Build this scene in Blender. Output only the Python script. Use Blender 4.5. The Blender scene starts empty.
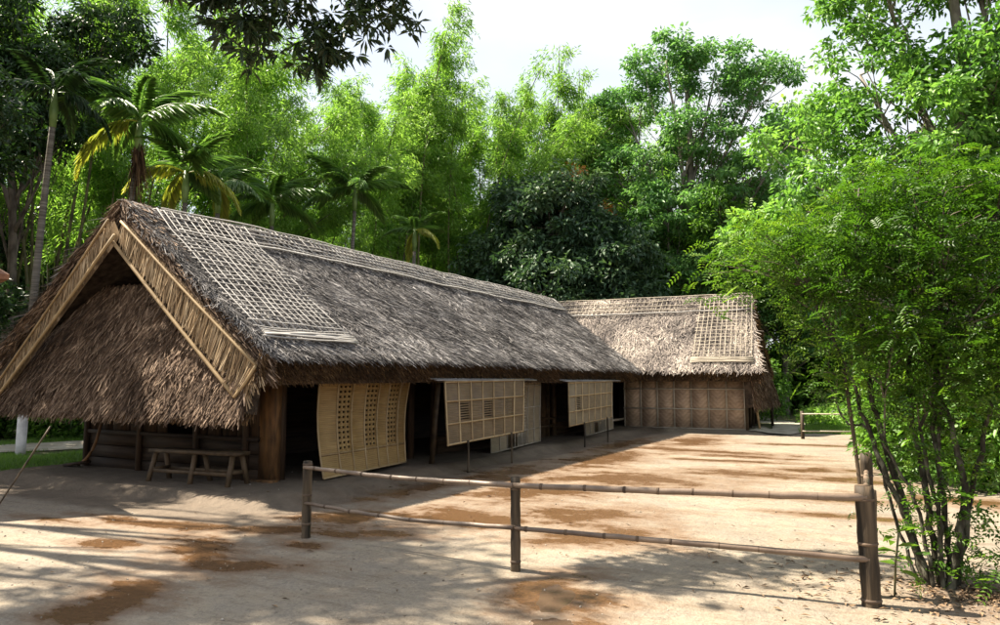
import bpy, math, random
import numpy as np
from mathutils import Vector, Matrix

# ------------------------------------------------------------------ scene, camera, light
S = bpy.context.scene
COL = S.collection
cam = bpy.data.objects.new('camera', bpy.data.cameras.new('camera'))
COL.objects.link(cam)
cam.location = (0, 0, 1.65)
cam.rotation_euler = (math.radians(90 + 5.28), 0, math.radians(28.7))
cam.data.sensor_width = 36
cam.data.lens = 26.28
cam.data.clip_start = 0.05
cam.data.clip_end = 2000
S.camera = cam
S.view_settings.view_transform = 'Standard'
S.view_settings.look = 'None'
S.view_settings.exposure = 1.72
S.view_settings.gamma = 1
S.cycles.max_bounces = 8
S.cycles.transparent_max_bounces = 8

SUN_EL = math.radians(53)
sun_h = Vector((-0.98, -0.18, 0)).normalized()
sun_dir = Vector((sun_h.x * math.cos(SUN_EL), sun_h.y * math.cos(SUN_EL), math.sin(SUN_EL)))
W = bpy.data.worlds.new('World')
S.world = W
W.use_nodes = True
wn = W.node_tree
bg = wn.nodes['Background']
sky = wn.nodes.new('ShaderNodeTexSky')
sky.sky_type = 'NISHITA'
sky.sun_disc = False
sky.sun_elevation = SUN_EL
sky.sun_rotation = math.atan2(sun_h.x, sun_h.y)
sky.air_density = 1.0
sky.dust_density = 2.0
sky.ozone_density = 1.0
# thin bright high cloud over the whole sky
_tc = wn.nodes.new('ShaderNodeTexCoord'); _mp = wn.nodes.new('ShaderNodeMapping'); _mp.inputs['Scale'].default_value = (1, 1, 2.5)
_nz = wn.nodes.new('ShaderNodeTexNoise'); _nz.inputs['Scale'].default_value = 1.6; _nz.inputs['Detail'].default_value = 6
_mr = wn.nodes.new('ShaderNodeMapRange'); _mr.inputs['From Min'].default_value = 0.35; _mr.inputs['From Max'].default_value = 0.65; _mr.inputs['To Min'].default_value = 0.42; _mr.inputs['To Max'].default_value = 0.98
_mx = wn.nodes.new('ShaderNodeMix'); _mx.data_type = 'RGBA'; _mx.inputs['B'].default_value = (4.35, 4.5, 4.65, 1)
wn.links.new(_tc.outputs['Generated'], _mp.inputs['Vector']); wn.links.new(_mp.outputs['Vector'], _nz.inputs['Vector']); wn.links.new(_nz.outputs['Fac'], _mr.inputs['Value'])
wn.links.new(_mr.outputs['Result'], _mx.inputs['Factor']); wn.links.new(sky.outputs['Color'], _mx.inputs['A']); wn.links.new(_mx.outputs['Result'], bg.inputs['Color'])
bg.inputs['Strength'].default_value = 0.078
sl = bpy.data.lights.new('sun', 'SUN')
sl.energy = 5.0
sl.angle = math.radians(0.55)
sl.color = (1.0, 0.90, 0.74)
so = bpy.data.objects.new('sun', sl)
so.rotation_euler = sun_dir.to_track_quat('Z', 'Y').to_euler()
so.location = (-20, -5, 30)
COL.objects.link(so)

RNG = np.random.default_rng(7)
random.seed(7)

# ------------------------------------------------------------------ small maths
def A(*v): return np.array(v, float)
def unit(v):
    v = np.asarray(v, float)
    return v / np.maximum(np.linalg.norm(v, axis=-1, keepdims=True), 1e-9)
def sstep(a, b, x):
    t = np.clip((x - a) / (b - a), 0, 1)
    return t * t * (3 - 2 * t)
def vnoise(x, y, seed=0):
    x = np.asarray(x, float); y = np.asarray(y, float)
    xi = np.floor(x).astype(int); yi = np.floor(y).astype(int)
    fx = x - xi; fy = y - yi
    fx = fx * fx * (3 - 2 * fx); fy = fy * fy * (3 - 2 * fy)
    def h(a, b):
        n = (a * 374761393 + b * 668265263 + seed * 982451653) & 0x7fffffff
        n = ((n ^ (n >> 13)) * 1274126177) & 0x7fffffff
        return ((n ^ (n >> 16)) & 0xffff) / 65535.0
    return (h(xi, yi) * (1 - fx) + h(xi + 1, yi) * fx) * (1 - fy) + (h(xi, yi + 1) * (1 - fx) + h(xi + 1, yi + 1) * fx) * fy
def fbm(x, y, seed=0, o=4):
    s = 0; a = 0.5; t = 0
    for i in range(o):
        s = s + a * vnoise(x * 2 ** i, y * 2 ** i, seed + i * 17); t += a; a *= 0.5
    return s / t
def site(bearing, dist):
    """a spot on the ground: compass bearing in degrees clockwise from +Y, metres from the yard's near edge"""
    b = math.radians(bearing)
    return (dist * math.sin(b), dist * math.cos(b))

# ------------------------------------------------------------------ materials
def nt(m): return m.node_tree.nodes, m.node_tree.links
def material(name, c1, c2, rough=0.8, tint=True, scale=4.0, stretch=(1, 1, 1), noise=0.5, bump=0.15, bscale=40.0, spec=0.25, c3=None, trans=0.0):
    """colour runs c1 -> c2 by the pieces' own tint (if any) plus object-space noise"""
    m = bpy.data.materials.new(name); m.use_nodes = True
    N, L = nt(m)
    p = N['Principled BSDF']; out = N['Material Output']
    tc = N.new('ShaderNodeTexCoord'); mp = N.new('ShaderNodeMapping'); mp.inputs['Scale'].default_value = stretch
    L.new(tc.outputs['Object'], mp.inputs['Vector'])
    nz = N.new('ShaderNodeTexNoise'); nz.inputs['Scale'].default_value = scale; nz.inputs['Detail'].default_value = 5
    L.new(mp.outputs['Vector'], nz.inputs['Vector'])
    f = nz.outputs['Fac']
    mr = N.new('ShaderNodeMapRange'); mr.inputs['From Min'].default_value = 0.3; mr.inputs['From Max'].default_value = 0.7
    L.new(f, mr.inputs['Value']); f = mr.outputs['Result']
    if tint:
        at = N.new('ShaderNodeAttribute'); at.attribute_name = 'tint'
        mx = N.new('ShaderNodeMix'); mx.inputs['Factor'].default_value = noise
        L.new(at.outputs['Fac'], mx.inputs['A']); L.new(f, mx.inputs['B']); f = mx.outputs['Result']
    cr = N.new('ShaderNodeValToRGB')
    cr.color_ramp.elements[0].color = (*c1, 1); cr.color_ramp.elements[1].color = (*c2, 1)
    cr.color_ramp.elements[0].position = 0.1; cr.color_ramp.elements[1].position = 0.9
    if c3:
        e = cr.color_ramp.elements.new(0.5); e.color = (*c3, 1)
    L.new(f, cr.inputs['Fac'])
    L.new(cr.outputs['Color'], p.inputs['Base Color'])
    p.inputs['Roughness'].default_value = rough
    p.inputs['Specular IOR Level'].default_value = spec
    if bump:
        bz = N.new('ShaderNodeTexNoise'); bz.inputs['Scale'].default_value = bscale; bz.inputs['Detail'].default_value = 4
        L.new(mp.outputs['Vector'], bz.inputs['Vector'])
        bp = N.new('ShaderNodeBump'); bp.inputs['Strength'].default_value = bump; bp.inputs['Distance'].default_value = 0.02
        L.new(bz.outputs['Fac'], bp.inputs['Height']); L.new(bp.outputs['Normal'], p.inputs['Normal'])
    if trans > 0:
        t = N.new('ShaderNodeBsdfTranslucent'); ms = N.new('ShaderNodeMixShader'); ms.inputs['Fac'].default_value = trans
        gm = N.new('ShaderNodeMix'); gm.data_type = 'RGBA'; gm.blend_type = 'MULTIPLY'; gm.inputs['Factor'].default_value = 1.0
        gm.inputs['B'].default_value = (1.35, 1.45, 0.8, 1)
        L.new(cr.outputs['Color'], gm.inputs['A'])
        L.new(gm.outputs['Result'], t.inputs['Color'])
        L.new(p.outputs['BSDF'], ms.inputs[1]); L.new(t.outputs['BSDF'], ms.inputs[2]); L.new(ms.outputs['Shader'], out.inputs['Surface'])
    return m

def leafmat(name, dark, light, trans=0.4, rough=0.42, mid=None):
    return material(name, dark, light, rough=rough, tint=True, scale=0.5, noise=0.35, bump=0, spec=0.4, c3=mid, trans=trans)

M = {}
M['thatch'] = material('weathered_thatch', (0.024, 0.022, 0.022), (0.54, 0.51, 0.495), rough=0.85, scale=1.1, noise=0.3, bump=0, c3=(0.15, 0.138, 0.133))
M['thatch_core'] = material('thatch_bed', (0.025, 0.017, 0.012), (0.085, 0.06, 0.043), rough=0.95, scale=9, tint=False, bump=0.9, bscale=60)
M['thatch_far'] = material('sunbleached_thatch', (0.05, 0.043, 0.043), (0.60, 0.52, 0.44), rough=0.85, scale=1.0, noise=0.25, bump=0, c3=(0.26, 0.22, 0.195))
M['skirt'] = material('brown_thatch', (0.026, 0.016, 0.011), (0.42, 0.30, 0.21), rough=0.85, scale=1.3, noise=0.25, bump=0, c3=(0.14, 0.089, 0.058))
M['fringe'] = material('straw_fringe', (0.022, 0.013, 0.008), (0.30, 0.18, 0.08), rough=0.85, scale=2, noise=0.3, bump=0, c3=(0.085, 0.048, 0.023))
M['straw'] = material('dry_palm_leaf', (0.085, 0.055, 0.032), (0.50, 0.385, 0.25), rough=0.7, scale=3, noise=0.35, bump=0, c3=(0.33, 0.225, 0.125))
M['lattice'] = material('grey_bamboo_strip', (0.25, 0.235, 0.22), (0.50, 0.475, 0.445), rough=0.7, scale=3, noise=0.5, bump=0)
M['lattice_far'] = material('pale_bamboo_strip', (0.29, 0.25, 0.20), (0.53, 0.465, 0.37), rough=0.7, scale=3, noise=0.5, bump=0)
M['pole'] = material('bamboo_pole', (0.065, 0.042, 0.03), (0.24, 0.175, 0.125), rough=0.45, scale=4, stretch=(1, 1, 1), noise=0.55, bump=0.12, bscale=50, spec=0.4)
M['post'] = material('weathered_bamboo_post', (0.012, 0.009, 0.006), (0.11, 0.078, 0.048), rough=0.65, scale=14, stretch=(1, 1, 0.10), noise=1.0, bump=0.6, bscale=30)
M['node'] = material('bamboo_node', (0.05, 0.033, 0.023), (0.13, 0.09, 0.06), rough=0.7, scale=8, tint=False, bump=0.1)
M['batten'] = material('bamboo_batten', (0.24, 0.16, 0.08), (0.43, 0.315, 0.175), rough=0.6, scale=5, noise=0.5, bump=0.1)
M['batten_grey'] = material('grey_bamboo_batten', (0.21, 0.18, 0.145), (0.40, 0.35, 0.29), rough=0.65, scale=5, noise=0.5, bump=0.1)
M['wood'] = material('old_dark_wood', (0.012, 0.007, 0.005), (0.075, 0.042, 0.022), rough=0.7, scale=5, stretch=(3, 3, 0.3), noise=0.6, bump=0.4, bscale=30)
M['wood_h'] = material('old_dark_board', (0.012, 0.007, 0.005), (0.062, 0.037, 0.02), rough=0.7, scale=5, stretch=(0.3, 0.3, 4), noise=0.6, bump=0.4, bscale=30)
M['timber'] = material('stained_timber', (0.028, 0.017, 0.01), (0.22, 0.11, 0.042), rough=0.65, scale=3.2, stretch=(3, 3, 0.7), noise=0.8, bump=0.35, bscale=25)
M['bench'] = material('bench_wood', (0.035, 0.023, 0.013), (0.13, 0.085, 0.048), rough=0.6, scale=7, noise=0.6, bump=0.2)
M['slab'] = material('awning_wood', (0.16, 0.15, 0.15), (0.46, 0.45, 0.45), rough=0.6, scale=4, stretch=(5, 0.5, 1), noise=0.6, bump=0.3)
M['redwood'] = material('red_brown_eave', (0.10, 0.04, 0.025), (0.26, 0.125, 0.065), rough=0.6, scale=5, tint=False, bump=0.2)
M['bark'] = material('tree_bark', (0.055, 0.043, 0.033), (0.20, 0.165, 0.13), rough=0.9, scale=6, stretch=(1, 1, 0.35), tint=False, bump=0.7, bscale=18)
M['bark_pale'] = material('pale_bark', (0.09, 0.078, 0.064), (0.25, 0.22, 0.185), rough=0.9, scale=5, stretch=(1, 1, 0.5), tint=False, bump=0.5, bscale=18)
M['bark_mossy'] = material('mossy_bark', (0.018, 0.015, 0.010), (0.13, 0.125, 0.095), rough=0.9, scale=14, stretch=(1, 1, 0.5), tint=False, bump=0.6, bscale=40, c3=(0.045, 0.04, 0.027))
M['palmtrunk'] = material('palm_trunk', (0.07, 0.06, 0.05), (0.21, 0.19, 0.165), rough=0.85, scale=3, stretch=(0.4, 0.4, 9), tint=False, bump=0.4, bscale=12)
M['lime'] = material('lime_wash', (0.55, 0.53, 0.54), (0.82, 0.80, 0.80), rough=0.85, scale=6, tint=False, bump=0.2)
M['crownshaft'] = material('palm_crownshaft', (0.10, 0.17, 0.05), (0.20, 0.29, 0.10), rough=0.4, scale=3, tint=False, bump=0)
M['culm'] = material('green_bamboo_culm', (0.06, 0.06, 0.03), (0.20, 0.18, 0.085), rough=0.4, scale=2, tint=False, bump=0)
M['culm_dark'] = material('old_bamboo_culm', (0.05, 0.045, 0.03), (0.15, 0.13, 0.08), rough=0.5, scale=2, tint=False, bump=0)
M['lf_bamboo'] = leafmat('bamboo_leaves', (0.06, 0.15, 0.035), (0.36, 0.53, 0.14), 0.5, mid=(0.18, 0.32, 0.055))
M['lf_shrub'] = leafmat('shrub_leaves', (0.018, 0.055, 0.006), (0.22, 0.34, 0.03), 0.45, mid=(0.06, 0.14, 0.011))
M['lf_tall'] = leafmat('tall_tree_leaves', (0.045, 0.12, 0.04), (0.27, 0.45, 0.16), 0.42, mid=(0.12, 0.26, 0.08))
M['lf_right'] = leafmat('right_tree_leaves', (0.04, 0.11, 0.025), (0.28, 0.45, 0.11), 0.42, mid=(0.12, 0.26, 0.05))
M['lf_dark'] = leafmat('dark_glossy_leaves', (0.02, 0.05, 0.025), (0.12, 0.19, 0.085), 0.25, rough=0.52, mid=(0.05, 0.10, 0.05))
M['lf_wood'] = leafmat('woodland_leaves', (0.035, 0.095, 0.015), (0.22, 0.38, 0.055), 0.42, mid=(0.10, 0.21, 0.03))
M['lf_shade'] = leafmat('deep_green_shaded_leaves', (0.010, 0.028, 0.010), (0.06, 0.115, 0.03), 0.2, mid=(0.025, 0.058, 0.018))  # deep green, with the backlit shade of the left-hand foliage put into the colour
M['lf_mango'] = leafmat('overhanging_leaves', (0.010, 0.020, 0.010), (0.045, 0.075, 0.022), 0.15, mid=(0.02, 0.04, 0.014))
M['lf_palm'] = leafmat('palm_leaves', (0.035, 0.085, 0.022), (0.24, 0.37, 0.09), 0.4, mid=(0.09, 0.18, 0.04))
M['lf_yellow'] = leafmat('yellowing_palm_leaves', (0.12, 0.17, 0.03), (0.52, 0.46, 0.09), 0.4, mid=(0.28, 0.31, 0.05))
M['lf_rust'] = leafmat('rust_leaves', (0.25, 0.10, 0.03), (0.60, 0.28, 0.10), 0.35)
M['lf_dry'] = material('dry_leaves', (0.07, 0.045, 0.028), (0.33, 0.22, 0.13), rough=0.8, scale=3, noise=0.2, bump=0)
M['grass'] = leafmat('grass_blades', (0.05, 0.12, 0.02), (0.20, 0.34, 0.05), 0.35)
M['pebble'] = material('pebbles', (0.16, 0.13, 0.10), (0.46, 0.41, 0.35), rough=0.85, scale=3, noise=0.2, bump=0)
M['path'] = material('path_earth', (0.30, 0.26, 0.20), (0.46, 0.42, 0.35), rough=0.9, scale=2.5, tint=False, bump=0.3)

def weave_material(name, c1, c2, fine=70.0, herring=False, rough=0.6):
    m = bpy.data.materials.new(name); m.use_nodes = True
    N, L = nt(m); p = N['Principled BSDF']
    tc = N.new('ShaderNodeTexCoord')
    nz = N.new('ShaderNodeTexNoise'); nz.inputs['Scale'].default_value = 3.0; nz.inputs['Detail'].default_value = 4
    L.new(tc.outputs['Object'], nz.inputs['Vector'])
    st = N.new('ShaderNodeMapping'); st.inputs['Scale'].default_value = (2.0, 2.0, 45)
    L.new(tc.outputs['Object'], st.inputs['Vector'])
    n2 = N.new('ShaderNodeTexNoise'); n2.inputs['Scale'].default_value = 1.6; n2.inputs['Detail'].default_value = 3
    L.new(st.outputs['Vector'], n2.inputs['Vector'])
    if herring:
        # diagonal twill of split bamboo: chevrons from |x| folded against z
        sep = N.new('ShaderNodeSeparateXYZ'); L.new(tc.outputs['Object'], sep.inputs[0])
        pp = N.new('ShaderNodeMath'); pp.operation = 'PINGPONG'; pp.inputs[1].default_value = 0.273
        L.new(sep.outputs['X'], pp.inputs[0])
        ad = N.new('ShaderNodeMath'); ad.operation = 'ADD'; L.new(pp.outputs[0], ad.inputs[0]); L.new(sep.outputs['Z'], ad.inputs[1])
        ml = N.new('ShaderNodeMath'); ml.operation = 'MULTIPLY'; ml.inputs[1].default_value = fine; L.new(ad.outputs[0], ml.inputs[0])
        sn = N.new('ShaderNodeMath'); sn.operation = 'SINE'; L.new(ml.outputs[0], sn.inputs[0])
        mr = N.new('ShaderNodeMapRange'); mr.inputs['From Min'].default_value = -1; L.new(sn.outputs[0], mr.inputs['Value'])
        wv = mr.outputs['Result']
    else:
        wt = N.new('ShaderNodeTexWave'); wt.wave_type = 'BANDS'; wt.bands_direction = 'Z'
        wt.inputs['Scale'].default_value = fine / 6.283; wt.inputs['Distortion'].default_value = 1.2; wt.inputs['Detail'].default_value = 2
        L.new(tc.outputs['Object'], wt.inputs['Vector']); wv = wt.outputs['Fac']
    mx = N.new('ShaderNodeMix'); mx.inputs['Factor'].default_value = 0.55
    L.new(nz.outputs['Fac'], mx.inputs['A']); L.new(n2.outputs['Fac'], mx.inputs['B'])
    m2 = N.new('ShaderNodeMix'); m2.inputs['Factor'].default_value = 0.08 if herring else 0.13
    L.new(mx.outputs['Result'], m2.inputs['A']); L.new(wv, m2.inputs['B'])
    cr = N.new('ShaderNodeValToRGB'); cr.color_ramp.elements[0].color = (*c1, 1); cr.color_ramp.elements[1].color = (*c2, 1)
    cr.color_ramp.elements[0].position = 0.28; cr.color_ramp.elements[1].position = 0.72
    L.new(m2.outputs['Result'], cr.inputs['Fac']); L.new(cr.outputs['Color'], p.inputs['Base Color'])
    bp = N.new('ShaderNodeBump'); bp.inputs['Strength'].default_value = 0.10 if herring else 0.25; bp.inputs['Distance'].default_value = 0.01
    L.new(wv, bp.inputs['Height']); L.new(bp.outputs['Normal'], p.inputs['Normal'])
    p.inputs['Roughness'].default_value = rough
    return m
M['weave_gold'] = weave_material('golden_woven_bamboo', (0.16, 0.088, 0.028), (0.37, 0.24, 0.09))
M['weave_tan'] = weave_material('tan_woven_bamboo', (0.06, 0.035, 0.016), (0.185, 0.118, 0.058))
M['weave_pale'] = weave_material('pale_woven_bamboo', (0.11, 0.08, 0.045), (0.24, 0.18, 0.11))
M['weave_grey'] = weave_material('grey_woven_bamboo', (0.15, 0.112, 0.072), (0.32, 0.255, 0.175))
M['weave_brown'] = weave_material('brown_twill_bamboo', (0.22, 0.14, 0.09), (0.68, 0.50, 0.36), fine=42, herring=True)

# ------------------------------------------------------------------ mesh builder
class MB:
    def __init__(s): s.V = []; s.Q = []; s.T = []; s.ti = []; s.n = 0
    def add(s, v, f, tint=0.5):
        v = np.asarray(v, float).reshape(-1, 3); f = np.asarray(f, int)
        (s.Q if f.shape[1] == 4 else s.T).append(f + s.n)
        s.V.append(v); s.ti.append(np.broadcast_to(np.asarray(tint, float), (len(v),)))
        s.n += len(v)
    def addf(s, *fs):   # more faces on the last block of vertices
        pass
    def box(s, p0, p1, w, t, nrm, tint=0.5):
        """a bar from p0 to p1, w wide and t thick along nrm"""
        p0 = A(*p0); p1 = A(*p1); d = unit(p1 - p0); nrm = A(*nrm); sd = unit(np.cross(d, nrm)); nn = unit(np.cross(sd, d))
        c = [p + sd * a * w / 2 + nn * b * t / 2 for p in (p0, p1) for a, b in ((-1, -1), (1, -1), (1, 1), (-1, 1))]
        s.add(c, [(0, 1, 2, 3), (7, 6, 5, 4), (0, 4, 5, 1), (1, 5, 6, 2), (2, 6, 7, 3), (3, 7, 4, 0)], tint)
    def tube(s, path, r, k=8, tint=0.5, cap=True):
        path = np.asarray(path, float); n = len(path); r = np.broadcast_to(np.asarray(r, float), (n,))
        d = unit(np.gradient(path, axis=0)); up = np.where(np.abs(d[:, 2:3]) > 0.9, A(1, 0, 0), A(0, 0, 1))
        a = unit(np.cross(d, up)); b = np.cross(d, a)
        th = np.arange(k) * 2 * math.pi / k
        v = path[:, None] + r[:, None, None] * (a[:, None] * np.cos(th)[None, :, None] + b[:, None] * np.sin(th)[None, :, None])
        i = np.arange(n - 1)[:, None] * k; j = np.arange(k)[None]; j2 = (j + 1) % k
        f = np.stack([i + j, i + j2, i + k + j2, i + k + j], -1).reshape(-1, 4)
        v = v.reshape(-1, 3)
        if cap:
            v = np.concatenate([v, path[:1], path[-1:]])
            s.add(v, f, tint)
            q = np.arange(k); q2 = (q + 1) % k
            base = s.n - len(v)
            s.T.append(np.stack([np.full(k, n * k), q2, q], -1) + base)
            s.T.append(np.stack([np.full(k, n * k + 1), (n - 1) * k + q, (n - 1) * k + q2], -1) + base)
        else:
            s.add(v, f, tint)
    def grid(s, P, tint=0.5, flip=False):
        """P: (a, b, 3) lattice of points"""
        a, b = P.shape[:2]
        i = np.arange(a - 1)[:, None] * b; j = np.arange(b - 1)[None]
        f = np.stack([i + j, i + j + 1, i + b + j + 1, i + b + j], -1).reshape(-1, 4)
        if flip: f = f[:, ::-1]
        s.add(P.reshape(-1, 3), f, np.asarray(tint).reshape(-1) if np.ndim(tint) else tint)
    def blades(s, P, D, L, Wd, tint, side=None, tip=0.35):
        """flat straw blades: base P, direction D, length L, width Wd"""
        n = len(P); D = unit(D)
        if side is None:
            side = unit(np.cross(D, RNG.normal(size=(n, 3))))
        else: side = unit(side)
        L = np.broadcast_to(L, (n,))[:, None]; Wd = np.broadcast_to(Wd, (n,))[:, None]
        t = P + D * L
        v = np.stack([P - side * Wd / 2, P + side * Wd / 2, t + side * Wd * tip / 2, t - side * Wd * tip / 2], 1)
        f = np.arange(4 * n).reshape(n, 4)
        s.add(v, f, np.repeat(np.broadcast_to(tint, (n,)), 4))
    def leaves(s, P, D, Nn, L, Wd, tint, fold=0.25):
        """folded diamond leaves"""
        n = len(P); D = unit(D); sd = unit(np.cross(D, Nn)); nn = np.cross(sd, D)
        L = np.broadcast_to(L, (n,))[:, None]; Wd = np.broadcast_to(Wd, (n,))[:, None]
        mid = P + D * L * 0.45
        v = np.stack([P, mid - sd * Wd / 2 + nn * Wd * fold, P + D * L - nn * L * 0.12, mid + sd * Wd / 2 + nn * Wd * fold], 1)
        k = np.arange(n)[:, None] * 4
        f = np.concatenate([k + [[0, 1, 2]], k + [[0, 2, 3]]])
        s.add(v, f, np.repeat(np.broadcast_to(tint, (n,)), 4))
    def mesh(s, name, mat, origin=(0, 0, 0), smooth=False):
        me = bpy.data.meshes.new(name)
        v = (np.concatenate(s.V) - A(*origin)).astype(np.float32)
        q = np.concatenate(s.Q).reshape(-1) if s.Q else np.zeros(0, int)
        t = np.concatenate(s.T).reshape(-1) if s.T else np.zeros(0, int)
        nq = len(q) // 4; ntt = len(t) // 3
        me.vertices.add(len(v)); me.vertices.foreach_set('co', v.reshape(-1))
        me.loops.add(len(q) + len(t)); me.loops.foreach_set('vertex_index', np.concatenate([q, t]).astype(np.int32))
        me.polygons.add(nq + ntt)
        st = np.concatenate([np.arange(nq) * 4, nq * 4 + np.arange(ntt) * 3]).astype(np.int32)
        me.polygons.foreach_set('loop_start', st)
        if smooth: me.polygons.foreach_set('use_smooth', np.ones(nq + ntt, bool))
        at = me.attributes.new('tint', 'FLOAT', 'POINT')
        at.data.foreach_set('value', np.concatenate(s.ti).astype(np.float32))
        me.materials.append(mat)
        me.update(calc_edges=True)
        return me
    def build(s, name, mat, parent=None, origin=(0, 0, 0), smooth=False, kind=None, label=None):
        o = bpy.data.objects.new(name, s.mesh(name, mat, origin, smooth))
        COL.objects.link(o)
        if parent is not None: o.parent = parent
        if kind: o['kind'] = kind
        if label: o['label'] = label
        return o

def thing(name, label, cat, loc=(0, 0, 0), rz=0.0, group=None):
    o = bpy.data.objects.new(name, None); o.empty_display_size = 0.2
    COL.objects.link(o); o.location = loc; o.rotation_euler = (0, 0, rz)
    o['label'] = label; o['category'] = cat
    if group: o['group'] = group
    return o
def tag(o, label, cat, group=None):
    o['label'] = label; o['category'] = cat
    if group: o['group'] = group
    return o
def dup(root, loc, rz=0.0, sc=1.0, label=None, group=None):
    def cp(o, par):
        c = o.copy(); COL.objects.link(c); c.parent = par
        for ch in o.children: cp(ch, c)
        return c
    r = root.copy(); COL.objects.link(r); r.location = loc; r.rotation_euler = (0, 0, rz)
    r.scale = (sc, sc, sc) if np.isscalar(sc) else sc
    if label: r['label'] = label
    if group: r['group'] = group
    for ch in list(root.children): cp(ch, r)
    return r

# ------------------------------------------------------------------ ground
H2O = (-4.34, 23.9); H2A = math.radians(5)
def h2w(lx, ly): c, s_ = math.cos(H2A), math.sin(H2A); return (H2O[0] + lx * c - ly * s_, H2O[1] + lx * s_ + ly * c)
def rectd(x, y, x0, x1, y0, y1):
    dx = np.maximum(np.maximum(x0 - x, x - x1), 0); dy = np.maximum(np.maximum(y0 - y, y - y1), 0)
    return np.hypot(dx, dy)
def gh(x, y):
    x = np.asarray(x, float); y = np.asarray(y, float)
    wob = 0.35 * (vnoise(x * 0.9, y * 0.9, 5) - 0.5)
    d1 = rectd(x, y, -13.4, -7.35, 7.0, 23.2) + wob
    c, s_ = math.cos(-H2A), math.sin(-H2A)
    lx = (x - H2O[0]) * c - (y - H2O[1]) * s_; ly = (x - H2O[0]) * s_ + (y - H2O[1]) * c
    d2 = rectd(lx, ly, -9, 0.35, -0.25, 4.5) + wob * 0.6
    h = 0.13 * (1 - sstep(0.0, 0.40, d1))
    h = np.maximum(h, 0.10 * (1 - sstep(0.0, 0.35, d2)))
    h = h + 0.03 * (fbm(x * 0.5, y * 0.5, 11, 3) - 0.5) * sstep(0.2, 1.0, d1) + 0.022 * (fbm(x * 2.2, y * 2.2, 13, 3) - 0.5)
    far = sstep(30, 120, np.hypot(x, y))
    return h + far * 2.0 * (fbm(x * 0.02, y * 0.02, 3, 3) - 0.35)

gx = np.concatenate([[-420, -250, -150, -100, -75], np.arange(-60, -16.5, 1.5), np.arange(-16.5, 6, 0.085), np.arange(6, 50, 1.5), [60, 80, 120, 200, 420]])
gy = np.concatenate([[-200, -100, -60], np.arange(-40, 1.5, 1.5), np.arange(1.5, 27, 0.085), np.arange(27, 80, 1.5), [95, 120, 170, 260, 450]])
GX, GY = np.meshgrid(gx, gy, indexing='ij')
GZ = gh(GX, GY)
# wet stains: (x, y, half length, half width, direction in degrees)
STAINS = [(-7.4, 5.75, 1.3, .28, 5), (-6.05, 5.0, 1.0, .42, -25), (-5.35, 4.75, .6, .3, 20), (-5.4, 3.75, .65, .35, -30), (-5.1, 3.3, .3, .35, 60), (-8.8, 5.2, .7, .16, 0),
          (-7.1, 4.7, .5, .2, 10), (-6.0, 6.15, .9, .35, 25), (-6.0, 7.0, .8, .45, 40), (-5.1, 6.35, .75, .25, 20), (-5.0, 7.7, 1.0, .75, 35), (-4.4, 7.6, .6, .5, 20),
          (-4.8, 9.9, 1.2, .9, 60), (-3.6, 8.5, 1.1, .55, 25), (-3.0, 7.3, .8, .45, 10), (-2.75, 7.85, .7, .3, -10), (-6.2, 11.6, .9, 1.6, 0), (-4.2, 11.9, 1.6, 1.0, 20),
          (-2.8, 11.1, 1.4, .35, 10), (-2.3, 13.5, 1.5, .5, 0), (-1.5, 14.7, 1.1, .4, 10), (-.8, 13.6, .7, .45, 0), (-4.3, 17.4, 2.2, .5, -5), (-2.2, 20.3, 1.6, .35, 5),
          (-.8, 11.3, .9, .3, 0), (-.75, 9.9, .9, .18, 0), (-5.4, 5.65, .35, .2, 0), (-2.45, 5.3, .38, .75, 10), (.6, 11.9, 1.0, .45, -10), (-5.6, 14.5, .9, 2.4, 0), (-5.0, 20, .8, 2.0, 0),
          (-6.6, 9.4, .45, 1.6, 0), (-3.4, 15.6, 1.8, .3, 5), (-2.4, 5.35, .5, .4, 0), (-1.9, 4.6, .35, .35, 0), (-3.0, 16.6, 1.2, .3, 0), (-6.4, 18, .6, 3, 0)]
wet = np.full(GX.shape, -1.0)
for (x, y, a, b, r) in STAINS:
    c, s_ = math.cos(math.radians(r)), math.sin(math.radians(r))
    u = ((GX - x) * c + (GY - y) * s_) / a; v = (-(GX - x) * s_ + (GY - y) * c) / b
    wet = np.maximum(wet, 1 - np.sqrt(u * u + v * v))
green = np.maximum.reduce([sstep(26.4, 27.4, GY) * sstep(-4.6, -3.6, GX),
    sstep(0.8, 2.5, rectd(GX, GY, -15.2, 5.2, -6, 24.5)),
    sstep(25.2, 26.2, GY) * sstep(-4.2, -3.0, GX), sstep(-14.3, -15.0, GX) * sstep(5.8, 6.6, GY)])
litter = np.maximum(sstep(1.5, 0.2, np.hypot((GX - .75) / 1.3, GY - 6.75)) * 0.9, sstep(1.1, 2.6, GX) * 0.85)
litter = np.clip(litter, 0, 1)
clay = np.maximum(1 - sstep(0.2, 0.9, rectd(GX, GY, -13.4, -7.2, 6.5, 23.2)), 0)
mb = MB(); mb.grid(np.stack([GX, GY, GZ], -1), flip=True)

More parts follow.
